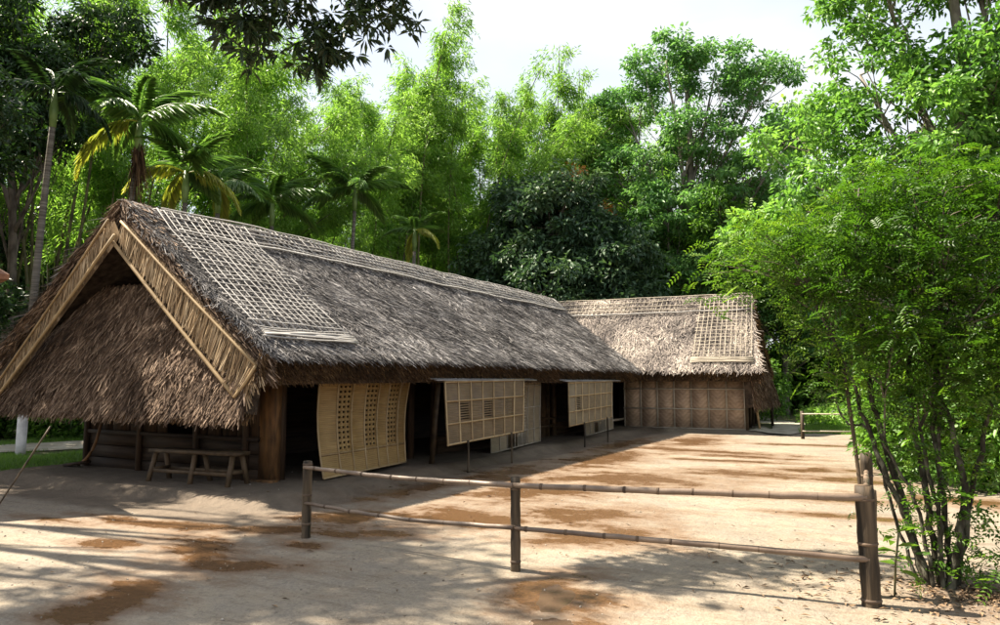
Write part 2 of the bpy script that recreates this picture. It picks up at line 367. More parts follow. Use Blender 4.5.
def ground_material():
    m = bpy.data.materials.new('packed_earth'); m.use_nodes = True
    N, L = nt(m); p = N['Principled BSDF']
    tc = N.new('ShaderNodeTexCoord')
    def noise(scale, detail=5, rough=0.55, stretch=None):
        n = N.new('ShaderNodeTexNoise'); n.inputs['Scale'].default_value = scale; n.inputs['Detail'].default_value = detail; n.inputs['Roughness'].default_value = rough
        if stretch:
            mp = N.new('ShaderNodeMapping'); mp.inputs['Scale'].default_value = stretch; L.new(tc.outputs['Object'], mp.inputs['Vector']); L.new(mp.outputs['Vector'], n.inputs['Vector'])
        else: L.new(tc.outputs['Object'], n.inputs['Vector'])
        return n.outputs['Fac']
    def attr(k): a = N.new('ShaderNodeAttribute'); a.attribute_name = k; return a.outputs['Fac']
    def math_(op, a, b=None, c=None):
        n = N.new('ShaderNodeMath'); n.operation = op
        for i, x in enumerate((a, b, c)):
            if x is None: continue
            if isinstance(x, (int, float)): n.inputs[i].default_value = x
            else: L.new(x, n.inputs[i])
        return n.outputs[0]
    def rng(x, a, b, c=0.0, d=1.0, smooth=True):
        n = N.new('ShaderNodeMapRange'); n.interpolation_type = 'SMOOTHSTEP' if smooth else 'LINEAR'
        L.new(x, n.inputs['Value'])
        for k, v in zip(('From Min', 'From Max', 'To Min', 'To Max'), (a, b, c, d)): n.inputs[k].default_value = v
        return n.outputs['Result']
    def mixc(f, a, b):
        n = N.new('ShaderNodeMix'); n.data_type = 'RGBA'
        if isinstance(f, float): n.inputs['Factor'].default_value = f
        else: L.new(f, n.inputs['Factor'])
        for k, x in (('A', a), ('B', b)):
            if isinstance(x, tuple): n.inputs[k].default_value = (*x, 1)
            else: L.new(x, n.inputs[k])
        return n.outputs['Result']
    big = rng(noise(0.55, 6, 0.6), .35, .65); mid = rng(noise(3.0, 6, 0.65), .32, .68); fine = rng(noise(28, 4, 0.7), .3, .7); spk = noise(90, 2)
    dry = mixc(big, (0.185, 0.147, 0.105), (0.285, 0.232, 0.165))
    dry = mixc(math_('MULTIPLY', mid, 0.7), dry, (0.17, 0.148, 0.125))
    dry = mixc(math_('MULTIPLY', fine, 0.45), dry, (0.36, 0.305, 0.235))
    dry = mixc(math_('MULTIPLY', rng(spk, .60, .72), 0.5), dry, (0.08, 0.06, 0.045))
    grit = noise(11, 8, 0.75); dry = mixc(math_('MULTIPLY', rng(grit, .53, .66), 0.6), dry, (0.095, 0.075, 0.057))
    strk = noise(2.2, 8, 0.7, (0.5, 2.2, 1)); dry = mixc(math_('MULTIPLY', rng(strk, .52, .64), 0.45), dry, (0.125, 0.092, 0.064))
    dry = mixc(math_('MULTIPLY', rng(noise(50, 3, 0.8), .56, .68), 0.45), dry, (0.36, 0.305, 0.235))
    wn_ = noise(1.6, 8, 0.7)
    wv = math_('ADD', attr('wet'), math_('ADD', math_('MULTIPLY', math_('SUBTRACT', wn_, 0.5), 2.8), math_('MULTIPLY', math_('SUBTRACT', noise(1.0, 6, 0.65, (0.8, 2.6, 1)), 0.5), 2.4)))
    wv = math_('ADD', wv, math_('MULTIPLY', math_('SUBTRACT', noise(9, 6, 0.7, (0.7, 1.6, 1)), 0.5), 1.1)); damp = rng(wv, -0.85, 0.25); soak = rng(wv, 0.02, 0.55)
    c = mixc(math_('MULTIPLY', damp, 0.75), dry, (0.15, 0.09, 0.05))
    c = mixc(math_('MULTIPLY', soak, 0.85), c, mixc(fine, (0.066, 0.032, 0.012), (0.125, 0.062, 0.024)))
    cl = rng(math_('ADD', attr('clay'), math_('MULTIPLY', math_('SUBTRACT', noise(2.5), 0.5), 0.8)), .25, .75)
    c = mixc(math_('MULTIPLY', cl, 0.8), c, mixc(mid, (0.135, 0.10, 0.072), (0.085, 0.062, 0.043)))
    gr = rng(math_('ADD', attr('green'), math_('MULTIPLY', math_('SUBTRACT', noise(2.0), 0.5), 0.6)), .3, .7)
    c = mixc(gr, c, mixc(mid, (0.045, 0.06, 0.02), (0.12, 0.115, 0.05)))
    lt = rng(math_('ADD', attr('litter'), math_('MULTIPLY', math_('SUBTRACT', noise(3.5), 0.5), 1.0)), .35, .8)
    c = mixc(math_('MULTIPLY', lt, 0.75), c, mixc(fine, (0.08, 0.05, 0.035), (0.22, 0.155, 0.105)))
    L.new(c, p.inputs['Base Color'])
    L.new(rng(soak, 0, 1, 0.88, 0.24, False), p.inputs['Roughness'])
    p.inputs['Specular IOR Level'].default_value = 0.35
    hgt = math_('ADD', math_('MULTIPLY', noise(6, 6, 0.6), 1.0), math_('MULTIPLY', noise(45, 4, 0.7), 0.3))
    bp = N.new('ShaderNodeBump'); bp.inputs['Distance'].default_value = 0.035
    L.new(rng(soak, 0, 1, 1.0, 0.3, False), bp.inputs['Strength'])
    L.new(hgt, bp.inputs['Height']); L.new(bp.outputs['Normal'], p.inputs['Normal'])
    return m
g = mb.build('ground', ground_material(), kind='structure', smooth=True)
for k, a in (('wet', wet), ('green', green), ('litter', litter), ('clay', clay)):
    at = g.data.attributes.new(k, 'FLOAT', 'POINT'); at.data.foreach_set('value', a.reshape(-1).astype(np.float32))

def strip(name, pts, width, mat, lift=0.012, kind='structure'):
    pts = np.asarray(pts, float); t = np.linspace(0, len(pts) - 1, 40)
    c = np.stack([np.interp(t, np.arange(len(pts)), pts[:, i]) for i in (0, 1)], -1)
    for _ in range(6): c[1:-1] = (c[:-2] + 2 * c[1:-1] + c[2:]) / 4
    d = unit(np.gradient(c, axis=0)); nrm = np.stack([-d[:, 1], d[:, 0]], -1)
    us = np.linspace(-1, 1, 7)
    wv = width / 2 * (1 + 0.25 * (vnoise(t * 1.3, t * 0, 9) - .5))
    P = c[:, None] + nrm[:, None] * us[None, :, None] * wv[:, None, None]
    Z = gh(P[..., 0], P[..., 1]) + lift - 0.02 * np.abs(us)[None] ** 4
    m_ = MB(); m_.grid(np.concatenate([P, Z[..., None]], -1)); return m_.build(name, mat, kind=kind, smooth=True)
strip('garden_path', [(-26, 4.5), (-20.5, 7.6), (-18.3, 10.8), (-17.6, 15), (-19, 22), (-24, 30)], 2.4, M['path'], lift=0.05)
strip('back_path', [(-3.6, 23.5), (-3.2, 26.0), (-3.6, 29), (-6, 33), (-10, 36)], 1.3, M['path'], lift=0.05)

def puddle(name, cx, cy, a, b, rz, mat, seed, lift=0.006):
    th = np.linspace(0, 2 * math.pi, 72, endpoint=False)
    r = 0.62 + 0.75 * vnoise(np.cos(th) * 1.7 + 5, np.sin(th) * 1.7 + 5, seed) * (0.6 + 0.6 * vnoise(np.cos(th) * 4 + 9, np.sin(th) * 4 + 9, seed + 3))
    c, s_ = math.cos(rz), math.sin(rz)
    rings = np.array([0.02, 0.5, 1.0])[:, None]
    u = a * rings * r * np.cos(th); v = b * rings * r * np.sin(th)
    x = cx + u * c - v * s_; y = cy + u * s_ + v * c
    z = gh(x, y) + lift; z[2] -= lift + 0.002
    P = np.stack([x, y, z], -1); P = np.concatenate([P, P[:, :1]], 1)
    m_ = MB(); m_.grid(P); o = m_.build(name, mat, kind='structure', smooth=True); return o
pm = bpy.data.materials.new('muddy_water'); pm.use_nodes = True
pp = pm.node_tree.nodes['Principled BSDF']; pp.inputs['Base Color'].default_value = (0.10, 0.065, 0.042, 1); pp.inputs['Roughness'].default_value = 0.12
pp.inputs['Specular IOR Level'].default_value = 0.6
puddle('puddle', -2.38, 5.2, .17, .38, 0.35, pm, 4)
puddle('puddle', -2.15, 4.68, .17, .2, 0.0, pm, 8)

# ------------------------------------------------------------------ generic builders
def curve(p, n=10):
    """smooth path through a few points (Catmull-Rom)"""
    p = np.asarray(p, float); q = np.concatenate([[2 * p[0] - p[1]], p, [2 * p[-1] - p[-2]]]); out = []
    m = len(p) - 1
    for i in range(m):
        a, b, c, d = q[i:i + 4]; t = np.linspace(0, 1, n, endpoint=(i == m - 1))[:, None]
        out.append(0.5 * (2 * b + (c - a) * t + (2 * a - 5 * b + 4 * c - d) * t ** 2 + (3 * b - a - 3 * c + d) * t ** 3))
    return np.concatenate(out)

def bar(name, p0, p1, w, t, nrm, mat, parent, org, tint=None, kind=None):
    m_ = MB(); m_.box(p0, p1, w, t, nrm, random.random() if tint is None else tint); return m_.build(name, mat, parent, org, kind=kind)
def pole(name, path, r, mat, parent, org, k=8, tint=None):
    m_ = MB(); m_.tube(path, r, k, random.random() if tint is None else tint); return m_.build(name, mat, parent, org, smooth=True)

# ------------------------------------------------------------------ the long house
RX, RZ = -10.62, 4.42                        # ridge line
HO = (-10.62, 8.1, 0.0)                      # the house's base point
def prof(w): return RZ - 0.76 * w + 0.012 * w * w + 0.10 * np.exp(-(w / 0.35) ** 2) - 0.03
def rsurf(y, w, side=1, off=0.0):
    """a point of the thatch surface: y along the ridge, w metres out from it"""
    y = np.asarray(y, float); w = np.asarray(w, float)
    sl = -0.76 + 0.024 * w
    nx = -sl / np.sqrt(1 + sl * sl) * side; nz = 1 / np.sqrt(1 + sl * sl)
    bumps = 0.07 * (fbm(y * 0.8, w * 0.8 + 10 * side, 21, 3) - 0.5) + 0.05 * (vnoise(y * 0.35, w * 0 + side, 4) - .5)
    o = off + bumps + (0.15 * sstep(.15, 1.3, w) if side < 0 else 0)
    return np.stack([RX + side * w + nx * o, y + 0 * w, prof(w) + nz * o], -1)
def yend(w): return 23.35 - 0.24 * w
W1 = 3.3
long_house = thing('long_thatched_house', 'long low bamboo and timber house under a weathered grey thatched roof on the left', 'house', HO)

roof = MB()
ys = np.linspace(0, 1, 70)
wv = np.linspace(-W1, W1, 41)
Yg = 7.04 + ys[:, None] * (yend(np.abs(wv)) - 7.04)[None]
Wg = np.broadcast_to(np.abs(wv), Yg.shape)
sd = np.sign(wv + 1e-9)
outer = np.where((sd > 0)[None, :, None], rsurf(Yg, Wg, 1, -0.03), rsurf(Yg, Wg, -1, -0.03))
inner = outer.copy(); inner[..., 2] -= 0.40; inner[..., 0] = RX + (inner[..., 0] - RX) * 0.955
roof.grid(outer, flip=True); roof.grid(inner)
for s_ in (0, -1):
    roof.grid(np.stack([outer[s_], inner[s_]]), flip=(s_ == 0)); roof.grid(np.stack([outer[:, s_], inner[:, s_]]))
thatch_roof = roof.build('thatch_roof', M['thatch_core'], long_house, HO)

def slope_blades(n, y0, y1, w0, w1, side, L=(.2, .42), wd=(.010, .022), near=True, spread=0.45, lift=0.12):
    if near:   # denser towards the near gable, as seen
        u = RNG.random(n); y = 4.0 * ((y1 - 2.8) / 4.0) ** u * 1.0
        y = y0 + (y - 4.0) / ((y1 - 2.8) - 4.0) * (y1 - y0)
    else: y = RNG.uniform(y0, y1, n)
    w = RNG.uniform(w0, w1, n)
    ok = y < yend(w); y, w = y[ok], w[ok]; n = len(y)
    P = rsurf(y, w, side, RNG.uniform(-.03, .035, n))
    sl = -0.76 + 0.024 * w
    down = unit(np.stack([side * np.ones(n), np.zeros(n), sl], -1)); nrm = unit(np.stack([-sl * side, np.zeros(n), np.ones(n)], -1))
    flow = (fbm(y * 1.1, w * 1.1, 31, 3) - .5) * 1.6
    a = flow + RNG.normal(0, spread, n)
    D = down * np.cos(a)[:, None] + A(0, 1, 0) * np.sin(a)[:, None] + nrm * RNG.normal(lift, .10, n)[:, None]
    side_v = np.cross(D, nrm) + 0.5 * RNG.normal(size=(n, 3))
    t = 0.30 * fbm(y * .7, w * 1.0, 41, 4) + 0.85 * RNG.random(n) ** 1.7 - 0.08
    return P, D, RNG.uniform(*L, n), RNG.uniform(*wd, n), np.clip(t, 0, 1), side_v
tb = MB()
P, D, L, Wd, t, sv = slope_blades(140000, 7.02, 23.3, 0.02, W1, 1, L=(.14, .32), wd=(.008, .018), lift=.06)
tb.blades(P, D, L, Wd, t, sv)
P, D, L, Wd, t, sv = slope_blades(9000, 7.02, 9.2, 0.0, W1, -1, near=False)
tb.blades(P, D, L, Wd, t, sv)
P, D, L, Wd, t, sv = slope_blades(12000, 8.5, 23.3, 0.0, 0.8, -1, near=False)
tb.blades(P, D, L, Wd, t, sv)
tb.build('thatch', M['thatch'], thatch_roof, HO, kind='stuff')
# shaggy cut edge along the eave and straw ends round the gable
fb = MB(); n = 15000
y = 6.9 + (RNG.random(n) ** 1.5) * 15.6; k = RNG.random(n)
P = rsurf(y, np.full(n, W1), 1, 0.0); P[:, 2] -= k * 0.36; P[:, 0] -= k * 0.10 + RNG.uniform(0, .06, n)
D = np.stack([RNG.uniform(.25, .9, n), RNG.normal(0, .35, n), RNG.uniform(-1.1, -.35, n)], -1)
fb.blades(P, D, RNG.uniform(.06, .15, n), RNG.uniform(.008, .018, n), np.clip(RNG.normal(.36, .22, n), 0, 1))
fb.build('eave_fringe', M['fringe'], thatch_roof, HO, kind='stuff')
gb = MB(); n = 6500
w = RNG.random(n) * W1; side = np.where(RNG.random(n) < .5, 1, -1); k = RNG.random(n)
P = np.where((side > 0)[:, None], rsurf(np.full(n, 7.03), w, 1), rsurf(np.full(n, 7.03), w, -1))
P[:, 2] -= k * 0.40; P[:, 1] += RNG.uniform(-.05, .05, n)
D = np.stack([side * RNG.uniform(.5, 1, n), RNG.uniform(-.28, .15, n), RNG.uniform(-1, -.3, n)], -1)
gb.blades(P, D, RNG.uniform(.08, .22, n), RNG.uniform(.012, .028, n), np.clip(RNG.normal(.45, .25, n), 0, 1))
gb.build('gable_fringe', M['skirt'], thatch_roof, HO, kind='stuff')
rb = MB(); n = 1500       # loose straw over the ridge end
w = np.abs(RNG.normal(0, .5, n)); side = np.where(RNG.random(n) < .5, 1, -1); y = 6.98 + RNG.random(n) * .5
P = np.where((side > 0)[:, None], rsurf(y, w, 1, .02), rsurf(y, w, -1, .02))
D = np.stack([side * RNG.uniform(.4, 1, n), RNG.uniform(-.35, .3, n), RNG.uniform(-1, -.25, n)], -1)
rb.blades(P, D, RNG.uniform(.12, .3, n), RNG.uniform(.012, .03, n), np.clip(RNG.normal(.55, .25, n), 0, 1))
rb.build('ridge_straw', M['skirt'], thatch_roof, HO, kind='stuff')

# bamboo strips tied over the thatch
def roof_strip(pts, wd, th, mat, parent, surf, org, name='lattice_strip', off0=.085):
    """pts: (y, w) pairs along the strip, laid on the roof surface"""
    pts = np.asarray(pts, float); n = max(4, int(np.linalg.norm(np.diff(pts, axis=0), axis=1).sum() / 0.35) + 2)
    t = np.linspace(0, len(pts) - 1, n); q = np.stack([np.interp(t, np.arange(len(pts)), pts[:, i]) for i in (0, 1)], -1)
    off = off0 + 0.015 * RNG.random() + 0.006 * RNG.normal(size=n)
    C = surf(q[:, 0], q[:, 1], off)
    if pts[0, 1] < .05: C[0, 2] -= .13; C[1] = (C[1] + C[0] + A(0, 0, .13)) / 2
    m_ = MB(); m_.tube(C, wd / 2, 4, RNG.random()); return m_.build(name, mat, parent, org)
s1 = lambda y, w, off: rsurf(y, w, 1, off)
def lean(w): return 7.50 - 0.125 * w
for i in range(14):      # down the slope, near the gable
    f = i / 13
    roof_strip([(lean(w) + f * (1.78 + 0.02 * w) + RNG.normal(0, .008), w) for w in np.linspace(0.0, 2.95, 10)], .019, .01, M['lattice'], thatch_roof, s1, HO)
for j in range(20):      # along the slope
    w = 0.62 + 2.24 * (j / 19)
    y0 = lean(w) - .06; roof_strip([(y0 + f * (1.90 + .02 * w), w + .025 * math.sin(f * 3 + j) + RNG.normal(0, .006)) for f in np.linspace(0, 1, 6)], .019, .01, M['lattice'], thatch_roof, s1, HO)
for j in range(6):       # bundle at the foot of the net
    w = 2.93 + 0.030 * j
    roof_strip([(7.12 + f * 1.9 + RNG.normal(0, .03), w + .02 * math.sin(f * 4 + j)) for f in np.linspace(0, 1, 6)], .028, .01, M['lattice'], thatch_roof, s1, HO)
for j in range(6):       # ridge band, along
    w = 0.10 + 0.095 * j
    roof_strip([(y, w + RNG.normal(0, .012)) for y in np.arange(7.62, 23.2, .9)], .024 if j < 5 else .038, .01, M['lattice'], thatch_roof, s1, HO, off0=.085)
for i in range(112):      # ridge band, across
    y = 9.55 + i * 0.121
    roof_strip([(y, .0), (y + .09, .3), (y + .16, .60)], .024, .01, M['lattice'], thatch_roof, s1, HO, off0=.07)

# skirt roof under the gable
def skirt_pt(u, v, off=0.0):
    """u across (-1..1), v from top (0) to lower edge (1)"""
    z = 3.22 - 2.0 * v + 0.06 * np.sin(np.pi * v)
    y = 7.55 - 0.64 * v - 0.06 * np.sin(np.pi * v)
    half = np.minimum((4.02 - z) / .76 - .04, 2.98)
    b = 0.08 * (fbm(u * 4, v * 3, 61, 3) - .5)
    return np.stack([RX + u * half + 0 * v, y - (off + b) * .85, z + (off + b) * .5], -1)
sk = MB(); uu, vv = np.meshgrid(np.linspace(-1, 1, 41), np.linspace(0, 1, 15), indexing='ij')
o_ = skirt_pt(uu, vv, -.03); i_ = o_ + A(0, .20, -.03)
sk.grid(o_); sk.grid(i_, flip=True)
sk.grid(np.stack([o_[:, -1], i_[:, -1]])); sk.grid(np.stack([o_[0], i_[0]])); sk.grid(np.stack([o_[-1], i_[-1]]), flip=True)
skirt = sk.build('gable_skirt', M['thatch_core'], long_house, HO)
sb = MB(); n = 26000
v = RNG.random(n) ** .8; u = RNG.uniform(-1, 1, n); P = skirt_pt(u, v, RNG.uniform(-.03, .04, n))
D = np.stack([RNG.normal(0, .42, n) - .12 + .9 * (fbm(u * 5, v * 4, 66, 3) - .5), RNG.normal(-.48, .12, n), RNG.normal(-1, .1, n)], -1)
t = np.clip(0.35 * fbm(u * 3, v * 3, 71, 4) + .75 * RNG.random(n) ** 1.6 - .02, 0, 1)
sb.blades(P, D, RNG.uniform(.12, .30, n), RNG.uniform(.014, .034, n), t, np.cross(D, A(0, -.85, .5)) + .5 * RNG.normal(size=(n, 3)))
sb.build('thatch', M['skirt'], skirt, HO, kind='stuff')
fb = MB(); n = 7000
u = RNG.uniform(-1, 1, n); P = skirt_pt(u, np.ones(n), 0) + np.stack([0 * u, RNG.uniform(-.02, .2, n), RNG.uniform(-.08, .03, n)], -1)
D = np.stack([RNG.normal(0, .3, n), RNG.normal(-.3, .25, n), np.full(n, -1.0)], -1)
fb.blades(P, D, RNG.uniform(.05, .15, n), RNG.uniform(.008, .016, n), np.clip(RNG.normal(.6, .25, n), 0, 1))
fb.build('skirt_fringe', M['fringe'], skirt, HO, kind='stuff')

# bargeboards of palm leaf between bamboo poles
def bargeboard(side, y):
    def pt(x, z, dy=0): return A(RX + side * x, y + dy, z)
    if side > 0: out0, out1, in0, in1 = pt(.20, 4.08), pt(3.20, 1.83), pt(.0, 3.80), pt(2.82, 1.42)
    else: out0, out1, in0, in1 = pt(.02, 4.12), pt(2.93, 1.54), pt(-.16, 3.86), pt(2.82, 1.38)
    m_ = MB(); m_.grid(np.stack([np.linspace(out0, out1, 12), np.linspace(in0, in1, 12)]) + A(0, .05, 0), tint=.2)
    b = m_.build('bargeboard', M['straw'], long_house, HO, label='leaf covered bargeboard of the near gable')
    lm = MB(); n = 620; f = np.sort(RNG.random(n)); a = out0 + (out1 - out0) * f[:, None]; f2 = np.clip(f + RNG.normal(.055, .018, n), 0, 1)
    c = in0 + (in1 - in0) * f2[:, None]; D = c - a; L = np.linalg.norm(D, axis=1) * RNG.uniform(.75, 1.04, n)
    D = unit(D) + np.stack([0 * f, RNG.normal(-.03, .05, n), 0 * f], -1)
    a = a + np.stack([0 * f, RNG.uniform(-.03, .03, n), 0 * f], -1)
    lm.blades(a, D, L, RNG.uniform(.008, .024, n), np.clip(RNG.normal(.52, .3, n), 0, 1), np.cross(D, A(0, 1, 0)) + .35 * RNG.normal(size=(n, 3)), tip=.7)
    n = 60; e = out1 + (in1 - out1) * RNG.random(n)[:, None]
    lm.blades(e, np.stack([side * RNG.uniform(-.2, .8, n), RNG.uniform(-.3, .1, n), -np.ones(n)], -1), RNG.uniform(.1, .35, n), RNG.uniform(.015, .03, n), np.clip(RNG.normal(.55, .2, n), 0, 1))
    lm.build('leaf_slats', M['straw'], b, HO, kind='stuff')
    for p, q, r in ((out0, out1, .019), (in0, in1, .027), (out1 + A(0, -.01, 0), in1 + A(0, -.01, 0), .022)):
        mid = (p + q) / 2 + A(0, 0, -.02)
        pole('edge_pole', curve([p + A(0, -.05, 0), mid + A(0, -.05, 0), q + A(0, -.05, 0)], 6), r, M['batten'], b, HO)
bargeboard(1, 6.94); bargeboard(-1, 6.88)
# dark back of the gable opening
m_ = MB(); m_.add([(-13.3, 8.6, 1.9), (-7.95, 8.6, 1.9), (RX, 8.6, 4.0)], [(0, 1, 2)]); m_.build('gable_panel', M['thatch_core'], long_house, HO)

# walls. Openings on the courtyard side stay open: the room behind is dark
WX, WB, WG, WE = -8.42, -12.88, 8.12, 22.3
ZF, ZT = 0.08, 1.98
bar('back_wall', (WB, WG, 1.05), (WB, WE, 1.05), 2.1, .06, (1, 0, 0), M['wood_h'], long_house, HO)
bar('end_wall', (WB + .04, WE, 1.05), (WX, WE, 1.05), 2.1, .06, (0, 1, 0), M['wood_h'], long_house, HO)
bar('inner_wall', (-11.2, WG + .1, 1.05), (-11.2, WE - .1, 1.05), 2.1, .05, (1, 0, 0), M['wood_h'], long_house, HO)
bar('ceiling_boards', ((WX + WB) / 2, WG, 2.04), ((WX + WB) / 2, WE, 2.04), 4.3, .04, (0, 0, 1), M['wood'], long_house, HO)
corner = MB(); corner.box((WX - .05, WG + .06, ZF), (WX - .05, WG + .06, 2.0), .30, .16, (0, 1, 0), .6); corner.build('corner_post', M['timber'], long_house, HO, label='thick stained corner post')
bar('post_foot', (WX - .22, WG - .06, ZF + .04), (WX + .18, WG - .06, ZF + .04), .16, .08, (0, 0, 1), M['timber'], long_house, HO)
# gable wall: horizontal boards below, upright planks above, small dark window
gp = [(-12.85, -12.55), (-12.53, -12.2), (-12.18, -11.75), (-11.73, -11.42), (-11.40, -11.02), (-10.98, -10.76), (-10.04, -9.78), (-9.76, -9.46), (-9.44, -9.12), (-9.10, -8.88), (-8.86, -8.60)]
for a, b in gp:
    bar('plank', ((a + b) / 2, WG + random.uniform(-.012, .012), .72), ((a + b) / 2, WG, ZT), b - a - .012, .035, (0, 1, 0), M['wood'], long_house, HO)
bar('plank', (-10.4, WG, 1.12), (-10.4, WG, ZT), .70, .03, (0, 1, 0), M['wood'], long_house, HO).hide_render = False
for (a, b) in ((-12.85, -11.42), (-11.38, -10.0), (-9.96, -8.62)):
    for k in range(3):
        z = ZF + .11 + k * .213
        bar('board', (a, WG - .01 + random.uniform(-.01, .01), z), (b, WG - .01, z), .20, .035, (0, 1, 0), M['wood_h'], long_house, HO)
for x in (-12.87, -11.40, -9.98, -8.86):
    bar('wall_post', (x, WG - .05, ZF), (x, WG - .05, ZT), .09, .08, (0, 1, 0), M['wood'], long_house, HO)
bar('rail', (-12.9, WG - .045, .745), (-8.6, WG - .045, .745), .06, .07, (0, 1, 0), M['wood_h'], long_house, HO)
# courtyard side posts, sills and inner doorway boards
for y, w_ in ((8.36, .10), (11.75, .12), (12.55, .14), (17.35, .10), (18.05, .10), (18.45, .14), (22.1, .12)):
    bar('wall_post', (WX, y, ZF), (WX, y, ZT), w_, .10, (1, 0, 0), M['wood'] if y < 17 else M['bench'], long_house, HO)
for y0, y1 in ((12.65, 17.3), (18.55, 21.2)):
    for k in range(2):
        bar('sill_board', (WX, y0, ZF + .11 + .2 * k), (WX, y1, ZF + .11 + .2 * k), .19, .04, (1, 0, 0), M['wood_h'], long_house, HO)
for k in range(7):        # short boarded bay between the two windows
    bar('plank', (WX - .03, 17.42 + k * .09, ZF), (WX - .03, 17.42 + k * .09, ZT), .08, .03, (1, 0, 0), M['bench'], long_house, HO)
for z in (.42, .62, 1.9):
    bar('rail', (WX + .03, 17.3, z), (WX + .03, 18.5, z), .06, .05, (1, 0, 0), M['bench'], long_house, HO)
bar('eave_beam', (WX, 8.3, 2.0), (WX, 22.3, 2.0), .10, .12, (1, 0, 0), M['wood_h'], long_house, HO)
bar('rail', (-8.2, 22.0, .36), (-8.2, 24.0, .36), .06, .05, (1, 0, 0), M['lattice_far'], long_house, HO)

# hanging screens and shutters: woven sheet + battens
def patch(c, bulge=0.0):
    tl, tr, br, bl = [A(*p) for p in c]
    nrm = unit(np.cross(tr - tl, bl - tl))
    if nrm[0] < 0: nrm = -nrm
    def f(u, v, off=0.0):
        u = np.asarray(u, float)[..., None]; v = np.asarray(v, float)[..., None]; off = np.asarray(off, float)[..., None] * np.ones((1,))
        return (tl * (1 - u) + tr * u) * (1 - v) + (bl * (1 - u) + br * u) * v + nrm * (off + bulge * np.sin(np.pi * v) * -1)
    return f, nrm
def sheet(f, us, vs, holes, mat, parent, org, name='woven_sheet'):
    """a woven sheet: cells of the (us, vs) grid, with those in holes left open"""
    U, V_ = np.meshgrid(us, vs, indexing='ij'); a, b = U.shape
    fr = f(U, V_, .008).reshape(-1, 3); bk = f(U, V_, -.008).reshape(-1, 3)
    idx = lambda i, j: i * b + j
    q = []; r = []
    for i in range(a - 1):
        for j in range(b - 1):
            if (i, j) in holes:
                k = a * b
                for (p0, p1) in ((idx(i, j), idx(i + 1, j)), (idx(i + 1, j), idx(i + 1, j + 1)), (idx(i + 1, j + 1), idx(i, j + 1)), (idx(i, j + 1), idx(i, j))):
                    q.append((p0, p0 + k, p1 + k, p1))
                continue
            c = (idx(i, j), idx(i + 1, j), idx(i + 1, j + 1), idx(i, j + 1)); q.append(c); q.append(tuple(x + a * b for x in c[::-1]))
    m_ = MB(); m_.add(np.concatenate([fr, bk]), q); return m_.build(name, mat, parent, org)
def battens(f, lines, wd, mat, parent, org, off=.016):
    for (u0, v0, u1, v1) in lines:
        t = np.linspace(0, 1, 8); P = f(u0 + (u1 - u0) * t, v0 + (v1 - v0) * t, off + RNG.normal(0, .002, 8)); m_ = MB(); m_.tube(P, wd / 2, 5, RNG.random()); m_.build('batten', mat, parent, org)
def cells(bands, v0, v1, rows, fill=.5):
    """column and row edges and the set of open cells for the perforated bands"""
    us = [0.0]; open_cols = []
    for a, b, k in bands:
        w = (b - a) / k
        for c in range(k):
            us += [a + w * (c + .5 - fill / 2), a + w * (c + .5 + fill / 2)]; open_cols.append(len(us) - 2)
    us.append(1.0)
    # subdivide for the curve
    vs = [0.0]; open_rows = []; h = (v1 - v0) / rows
    for r in range(rows):
        vs += [v0 + h * (r + .28), v0 + h * (r + .72)]; open_rows.append(len(vs) - 2)
    vs += [v1 + (1 - v1) * .5, 1.0]
    return us, vs, {(i, j) for i in open_cols for j in open_rows}
HL = [(0, .0, 1, .0), (0, .135, 1, .135), (0, .80, 1, .80), (0, 1, 1, 1)]
# golden door screen
c1 = [(-8.02, 8.76, 1.86), (-8.02, 11.22, 1.86), (-7.86, 10.82, .19), (-7.74, 8.56, .16)]
f, nr = patch(c1, .10)
ds = MB(); ds.tube(f(np.linspace(0, 1, 6), np.zeros(6), .0), .022, 6, .5); d1 = ds.build('door_screen', M['batten'], long_house, HO, label='golden woven door screen with three perforated bands')
us, vs, ho = cells([(.20, .335, 3), (.50, .63, 3), (.77, .89, 3)], .16, .78, 13, fill=.56)
sheet(f, us, vs, ho, M['weave_gold'], d1, HO)
battens(f, HL + [(u, 0, u, 1) for u in (0, .19, .345, .49, .64, .76, .90, 1)], .03, M['batten'], d1, HO)
# two shutters propped out as awnings, and the pale screens hanging behind their far ends
def shutter(c, slots, mat, bmat, ncol, label):
    f, nr = patch(c)
    m_ = MB(); m_.tube(f(np.linspace(0, 1, 4), np.zeros(4), 0), .02, 6, .5); s_ = m_.build('window_shutter', bmat, long_house, HO, label=label)
    us, vs, ho = cells([(a, b, 1) for a, b in slots], .36, .64, 7, fill=.86)
    sheet(f, us, vs, ho, mat, s_, HO)
    battens(f, [(0, v, 1, v) for v in (0.02, .33, .68, .985)] + [(u, 0, u, 1) for u in np.linspace(0.005, .995, ncol)], .036, bmat, s_, HO)
    return f
s1f = shutter([(-7.26, 11.14, 1.625), (-7.26, 14.34, 1.66), (-6.90, 13.58, .58), (-6.90, 10.71, .51)], [(.15, .27), (.44, .56), (.70, .84)], M['weave_tan'], M['batten'], 8, 'brown woven shutter propped open, nearer one')
s2f = shutter([(-7.26, 16.76, 1.585), (-7.26, 19.9, 1.63), (-6.98, 19.05, .625), (-6.98, 16.16, .535)], [(.12, .26)], M['weave_pale'], M['batten'], 8, 'pale woven shutter propped open, farther one')
